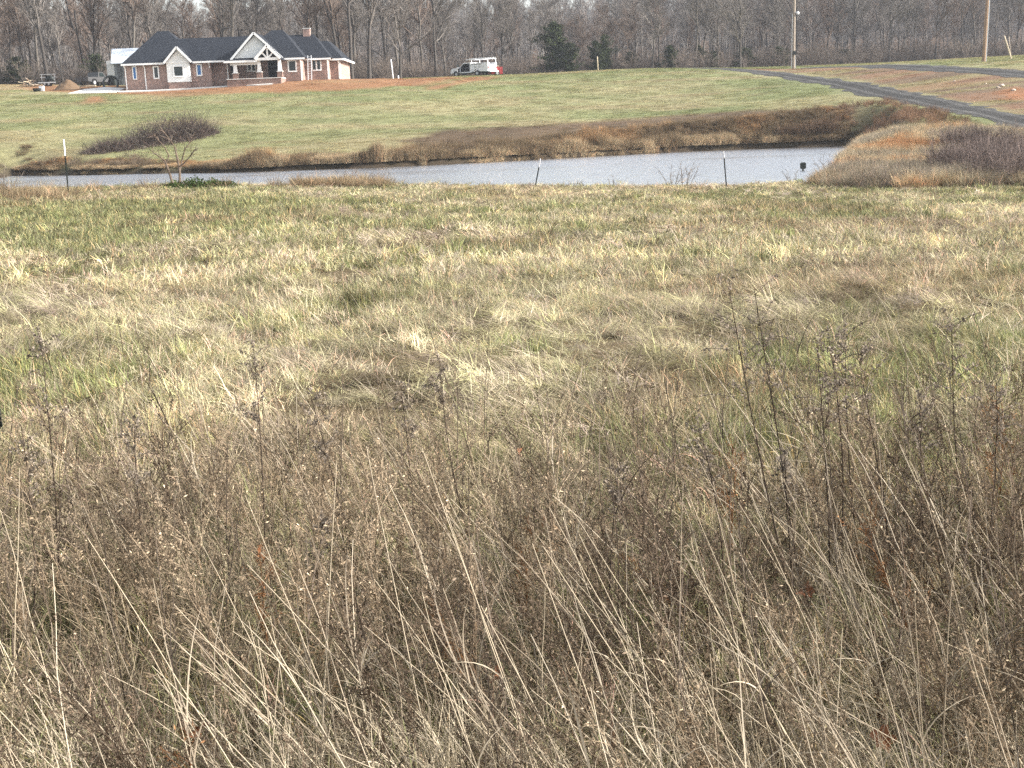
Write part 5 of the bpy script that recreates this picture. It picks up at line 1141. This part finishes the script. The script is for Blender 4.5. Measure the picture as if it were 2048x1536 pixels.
# ------------------------------------------------------------------ foreground weeds
def weed(seed, H, nb=18, leaves=26, seeds=3, thick=.0022):
    r = np.random.default_rng(seed); m = MB()
    st = grow(np.array([[0, 0, -.03]]), np.array([[r.normal(0, .12), r.normal(0, .12), 1.0]]), np.array([H]), 8, 0, .05, r)
    m.tubes(st, thick * np.linspace(1, .45, 8)[None], 4, np.array([[.8, .75, .7]]))
    p, d, le, ra = gen_children(st, np.full((1, 8), thick), nb, .35, 1.0, (.14, .34), (.35, .8), r)
    br = grow(p, d, le, 4, .04, .12, r); m.tubes(br, thick * .5, 3, np.ones((nb, 1)) * np.array([[.85, .8, .75]]) * r.uniform(.7, 1.2, (nb, 1)))
    p, d, le, ra = gen_children(br, np.full((nb, 4), thick), 4, .3, 1.0, (.25, .5), (.4, .9), r); b2 = grow(p, d, le, 3, 0, .15, r); m.tubes(b2, thick * .35, 3, (.85, .8, .75))
    k = seeds * len(b2); i = r.integers(0, len(b2), k); c = b2[i, r.integers(0, 3, k)] + r.normal(0, .007, (k, 3)); m.quads(c, r.uniform(.003, .009, k), np.where((r.random(k) < .05)[:, None], np.array([[2.0, 1.9, 1.75]]), np.array([[.85, .78, .72]])) * r.uniform(.4, 1.3, (k, 1)), 2.2)
    t = r.uniform(.05, .8, leaves); b = np.stack([np.interp(t * 7, np.arange(8), st[0, :, j]) for j in range(3)], -1)
    m.blades(b, r.uniform(0, 6.28, leaves), r.uniform(1.0, 2.0, leaves), r.uniform(.4, 1.6, leaves), r.uniform(.025, .07, leaves), r.uniform(.004, .01, leaves), 3, np.array([[.58, .49, .41]]) * r.uniform(.4, 1.1, (leaves, 1)))
    me = m.mesh("weed"); me.materials.append(M_WI); return me
WEEDS = [weed(900 + i, .45 + .05 * i, 14 + i, 22 + i) for i in range(10)]
def stalk(seed, H, leaves=2, tall=True):
    r = np.random.default_rng(seed); m = MB()
    st = grow(np.array([[0, 0, -.03]]), np.array([[0, 0, 1.0]]), np.array([H]), 8, 0, .03 + .07 * (seed % 3 == 0), r); m.tubes(st, .0022 * np.linspace(1, .4, 8)[None], 4)
    t = r.uniform(.1, .7, leaves); b = np.stack([np.interp(t * 7, np.arange(8), st[0, :, j]) for j in range(3)], -1)
    m.blades(b, r.uniform(0, 6.28, leaves), r.uniform(.15, .6, leaves), r.uniform(.5, 2.2, leaves), r.uniform(.12, .35, leaves), r.uniform(.003, .005, leaves), 6, np.ones((leaves, 3)) * .85)
    return m
STK = []
for i in range(8):
    me = stalk(950 + i, .5 + .05 * i, 2 + i % 3).mesh("stalk"); me.materials.append(M_WI); STK.append(me)
x, y = frus(1.0, 2.5, 8.2, lambda q: np.interp(q, [2.5, 3, 4.8, 6.2, 8.2], [34, 66, 38, 11, 1]), 1.2)
w1 = fbm(x, y, 1.1, 201, 3); keep = (w1 + .22 * sstep(6.5, 4, y) + .06 * sstep(0, 2, x) > .55 + .06 * sstep(-.9, -1.6, x) + rg.normal(0, .03, len(x))); x, y, w1 = x[keep], y[keep], w1[keep]; n = len(x)
w2 = sstep(.38, .62, fbm(x, y, .8, 211, 2))[:, None]; a = rg.random(n)[:, None]
tint = np.array([.33, .275, .205]) * (1 - w2) + np.array([.155, .125, .098]) * w2; rust = (rg.random(n) < .02)[:, None]; tint = np.where(rust, np.array([.25, .14, .075]), tint) * rg.uniform(.6, 1.4, (n, 1))
s_ = rg.uniform(.55, 1.05, n) * np.interp(y, [2.5, 4, 8], [.8, 1.0, .75])
scatter("dry_weeds", np.c_[x, y, zfun(x, y)], np.c_[rg.normal(0, .16, n), rg.normal(-.14, .2, n), rg.uniform(0, 6.28, n) * 0], np.c_[s_, s_, s_], rg.integers(0, 10, n), tint, WEEDS, "dense brown dead weeds with seed heads filling the foreground", "weeds")
x, y = frus(1.0, 2.2, 7.0, lambda q: np.interp(q, [2.2, 3.2, 4.5, 7.0], [75, 64, 48, 8]), 1.2)
keep = fbm(x, y, .8, 221, 3) + .12 * sstep(.3, 1.4, x) + .2 * sstep(3.4, 2.6, y) > .5; x, y = x[keep], y[keep]; n = len(x)
s_ = rg.uniform(.6, 1.15, n); tint = np.where((rg.random(n) < .5)[:, None], np.array([.5, .43, .33]), np.array([.36, .3, .225])) * rg.uniform(.6, 1.25, (n, 1))
rx, ry = rg.normal(.0, .2, n), rg.normal(-.42, .2, n)
x2, y2 = frus(1.0, 2.8, 7.5, lambda q: np.interp(q, [2.8, 4, 6, 7.5], [16, 20, 12, 2]), 1.2); n2 = len(x2)
x, y, rx, ry = np.r_[x, x2], np.r_[y, y2], np.r_[rx, rg.normal(0, .08, n2)], np.r_[ry, rg.normal(-.08, .12, n2)]; s_ = np.r_[s_, rg.uniform(.6, 1.25, n2)]; tint = np.r_[tint, np.array([.12, .095, .075]) * rg.uniform(.6, 1.6, (n2, 1))]; n += n2
scatter("dead_stems", np.c_[x, y, zfun(x, y)], np.c_[rx, ry, rg.normal(0, .35, n)], np.c_[s_, s_, s_], rg.integers(0, 8, n), tint, STK, "thin dead grass stems leaning left through the weeds", "weeds")
# low matted straw at the very front
x, y = frus(1.0, 2.1, 3.6, lambda q: np.interp(q, [2.1, 2.9, 3.6], [120, 80, 0]), 1.0); n = len(x)
STRAW = [clump(980 + i, 40, .08, .15, .42, .0036, (.55, .35), (.9, .6), 0, 5) for i in range(4)]
scatter("front_straw", np.c_[x, y, zfun(x, y)], np.c_[rg.normal(0, .2, n), rg.normal(-.3, .2, n), rg.uniform(0, 6.28, n)], np.c_[np.ones(n), np.ones(n), rg.uniform(.6, 1.1, n)], rg.integers(0, 4, n), np.array([.56, .48, .35]) * rg.uniform(.6, 1.2, (n, 1)), STRAW, "pale straw of dead grass at the roadside", "grass")
x, y = frus(1.0, 2.6, 7.5, lambda q: np.interp(q, [2.6, 4, 7.5], [34, 42, 14]), 1.2); n = len(x)
scatter("weed_straw", np.c_[x, y, zfun(x, y)], np.c_[rg.normal(0, .3, n), rg.normal(-.3, .3, n), rg.uniform(0, 6.28, n)], np.c_[np.ones(n), np.ones(n), rg.uniform(.5, 1.15, n)], rg.integers(0, 4, n), np.where((rg.random(n) < .25)[:, None], np.array([.24, .25, .12]), np.array([.46, .38, .26])) * rg.uniform(.5, 1.2, (n, 1)), STRAW, "straw and grass blades tangled between the weeds", "grass")
# pale thick stalks that can be told apart
M_STK = veg_mat("pale_stalk", inst=False, transl=.15, tintless=(.52, .44, .325))
SM = []
for i in range(7):
    m = MB(); r = np.random.default_rng(1000 + i); H = .62 + .07 * i
    st = grow(np.array([[0, 0, -.04]]), np.array([[0, 0, 1.0]]), np.array([H]), 9, 0, .02 + .035 * (i % 3 == 1), r); m.tubes(st, .0020 * np.linspace(1, .4, 9)[None], 5)
    lf = MB(); t = np.array([.45]); b = np.stack([np.interp(t * 8, np.arange(9), st[0, :, j]) for j in range(3)], -1); lf.blades(b, r.uniform(0, 6.28, 1), np.array([.35]), r.uniform(1.0, 2.4, 1), r.uniform(.15, .3, 1), np.array([.0042]), 7)
    SM.append((m.mesh("stem", smooth=True), lf.mesh("leaf_blade")))
rs = np.random.default_rng(55)
LB = [["short bare pale stalk", "leafless pale grass stalk", "long leafless pale stalk"], ["short pale stalk with a curled blade", "pale grass stalk with a curled blade", "long pale stalk with a curled blade"]]
for i in range(180):
    left = i < 120; lf_ = int(rs.random() < .6); ln_ = 0 if i % 7 < 2 else 1 if i % 7 < 5 else 2; x = rs.uniform(-1.75, .75) if left else rs.uniform(.3, 1.9); y = rs.uniform(2.55, 3.4) if left else rs.uniform(2.7, 4.6)
    t = thing("grass_stalk", LB[lf_][ln_] + (" leaning over the roadside straw" if left else " leaning among the taller brown weeds"), "grass stalk", (x, y, z1(x, y)), rs.normal(0, .25), "pale stalks over the roadside weeds" if left else "slender stalks in the taller weeds")
    t.rotation_euler = (rs.normal(.05, .15), -rs.normal(.42, .28), rs.normal(0, .3)); k = i % 7
    s_ = rs.uniform(.55, 1.1); t.scale = (1, 1, s_)
    link("stem", SM[k][0], M_STK, t)
    if lf_: link("leaf_blade", SM[k][1], M_STK, t)
# tall dead goldenrods and bare stalks
M_GS = veg_mat("goldenrod_stem", inst=False, transl=0, tintless=(.06, .045, .036)); M_GH = veg_mat("goldenrod_head", inst=False, transl=.3, tintless=(.25, .21, .17)); M_GL = veg_mat("goldenrod_leaf", inst=False, transl=.2, tintless=(.1, .078, .06))
def goldenrod(top, base, Y, seed, label, head=1.0, cat="weed", group=None):
    r = np.random.default_rng(seed); b = P(base[0], base[1], Y); z = z1(b[0], b[1]); tpnt = P(top[0], top[1], Y); v = tpnt - np.array([b[0], Y, z]); H = np.linalg.norm(v)
    t = thing("goldenrod" if head else "bare_weed_stalk", label, cat, (b[0], Y, z), 0, group)
    k = 10; u = np.linspace(-.03, 1, k)[:, None]; st = (v[None] * u + np.c_[np.sin(u[:, 0] * 3) * .02 * r.normal(), r.normal(0, .004, k), np.zeros(k)])[None]
    m = MB(); m.tubes(st, .0038 * np.linspace(1, .35, k)[None], 5); part("stem", m, M_GS, t, world=False)
    if head:
        nb = 16; p, d, le, ra = gen_children(st, np.full((1, k), .003), nb, .66, 1.0, (.1, .24), (.4, .9), r); br = grow(p, d, le * head, 6, -.14, .12, r)
        m = MB(); m.tubes(br, .0011, 3, (.6, .55, .5)); n_ = 480; i = r.integers(0, nb, n_); f = r.uniform(.15, 1, n_) * 5; i0 = np.minimum(f.astype(int), 4); c = br[i, i0] * (1 - (f - i0))[:, None] + br[i, i0 + 1] * (f - i0)[:, None] + r.normal(0, .006, (n_, 3))
        m.quads(c, r.uniform(.004, .011, n_), r.uniform(.4, 1.4, (n_, 1)) * np.ones((1, 3)), 1.5); part("seed_head", m, M_GH, t, world=False)
    nl = 34 if head else 6; q = r.uniform(.2, .95, nl); bs = np.stack([np.interp(q * (k - 1), np.arange(k), st[0, :, j]) for j in range(3)], -1)
    m = MB(); m.blades(bs, r.uniform(0, 6.28, nl), r.uniform(1.2, 2.2, nl), r.uniform(.3, 1.6, nl), r.uniform(.025, .075, nl), r.uniform(.003, .008, nl), 4, r.uniform(.5, 1.4, (nl, 1)) * np.ones((1, 3))); part("withered_leaves", m, M_GL, t, world=False)
    return t
gl = "tall dead goldenrod with drooping feathery seed head rising above the weeds"; gg = "goldenrods rising above the right-hand weeds"
for k, (tp_, bs_, Y) in enumerate((((1458, 572), (1590, 1250), 4.3), ((1508, 578), (1600, 1150), 4.6), ((1632, 690), (1660, 1200), 4.5), ((1655, 680), (1680, 1180), 4.7), ((1694, 668), (1720, 1180), 4.8), ((1712, 690), (1790, 1180), 4.6), ((1905, 645), (1925, 1150), 4.9), ((1990, 760), (1960, 1180), 4.5), ((1395, 850), (1450, 1250), 4.4), ((1840, 800), (1850, 1230), 4.4))):
    goldenrod(tp_, bs_, Y, 1100 + k, gl, 1.0, group=gg)
gl2 = "dark dead goldenrod stalk with thin seed head before the matted grass"; gg2 = "thin goldenrods in the left-hand weeds"
for k, (tp_, bs_, Y) in enumerate((((78, 668), (120, 1230), 4.6), ((40, 850), (60, 1250), 4.3), ((505, 690), (530, 1150), 5.0), ((880, 720), (940, 1080), 5.3), ((800, 770), (830, 1100), 5.2), ((620, 790), (720, 1150), 4.8), ((1238, 940), (1220, 1300), 4.2), ((268, 830), (290, 1200), 4.5), ((650, 1040), (650, 1300), 4.1), ((1570, 900), (1600, 1250), 4.2))):
    goldenrod(tp_, bs_, Y, 1200 + k, gl2, .75, group=gg2)
gl3 = "bare reddish brown weed stalk standing in tan grass"; gg3 = "bare stalks in the tan grass"
for k, (tp_, bs_, Y) in enumerate((((192, 632), (206, 740), 9.3), ((226, 600), (247, 705), 10.0), ((262, 640), (345, 800), 8.4), ((294, 688), (293, 790), 8.4), ((380, 735), (398, 790), 8.6), ((420, 505), (419, 555), 16.0), ((1098, 585), (1100, 612), 13.5), ((160, 900), (185, 1090), 5.6), ((560, 930), (590, 1150), 5.2), ((1060, 880), (1070, 1100), 5.2), ((1330, 560), (1345, 600), 13.8))):
    goldenrod(tp_, bs_, Y, 1300 + k, gl3, 0, group=gg3)
# fallen leaves caught in the weeds
M_LEAF = mat("rust_leaf", (.22, .09, .04), .7, .35, 30)
def leaf_mesh(seed):
    r = np.random.default_rng(seed); an = np.linspace(0, 2 * math.pi, 21)[:-1]; rad = .72 + .28 * np.abs(np.cos(an * 2.5)); rad *= r.uniform(.75, 1.15, 20)
    V = np.c_[np.cos(an) * rad, np.sin(an) * rad, .5 * rad ** 2 * np.sin(an * 2 + seed)]; V = np.r_[[[0, 0, 0]], V, [[-1.5, 0, -.1]], [[-.5, .03, 0]], [[-.5, -.03, 0]]] * .035
    return new_mesh("leaf", V, None, [[0, i + 1, (i + 1) % 20 + 1] for i in range(20)] + [[21, 22, 23]])
for k, (px, py, Y, s_, lab) in enumerate(((1768, 1478, 3.05, 1.0, "large rust-red dead leaf low in the roadside weeds"), (990, 1352, 3.6, 1.0, "orange dead leaf caught in brown weeds"), (402, 1458, 3.1, .9, "curled red-brown leaf among pale stalks"), (1040, 905, 5.0, .7, "small dark leaf on matted grass"), (520, 1104, 4.3, .7, "small rusty leaf hung in weeds"), (1610, 1180, 4.0, .9, "rust leaf caught high in leaning stems"))):
    b = P(px, py, Y); o = link("dead_leaf", leaf_mesh(k), M_LEAF, None, tuple(b)); o.rotation_euler = (1.0 + k, .5 * k, k * 1.3); o.scale = (s_,) * 3; tag(o, lab, "leaf")

# ------------------------------------------------------------------ haze
hm = bpy.data.materials.new("pale_haze"); hm.use_nodes = True; hn = hm.node_tree; hn.nodes.remove(hn.nodes["Principled BSDF"])
pv = hn.nodes.new("ShaderNodeVolumePrincipled"); pv.inputs["Color"].default_value = (.84, .9, 1.0, 1); pv.inputs["Density"].default_value = .00026; pv.inputs["Anisotropy"].default_value = .2
hn.links.new(pv.outputs[0], hn.nodes["Material Output"].inputs["Volume"])
m = MB(); m.box(-6500, 6500, -5500, 8500, -6, 62); hz_ = link("haze", m.mesh("haze"), hm); stuff(hz_, "thin pale haze in the air over the whole place", "haze")
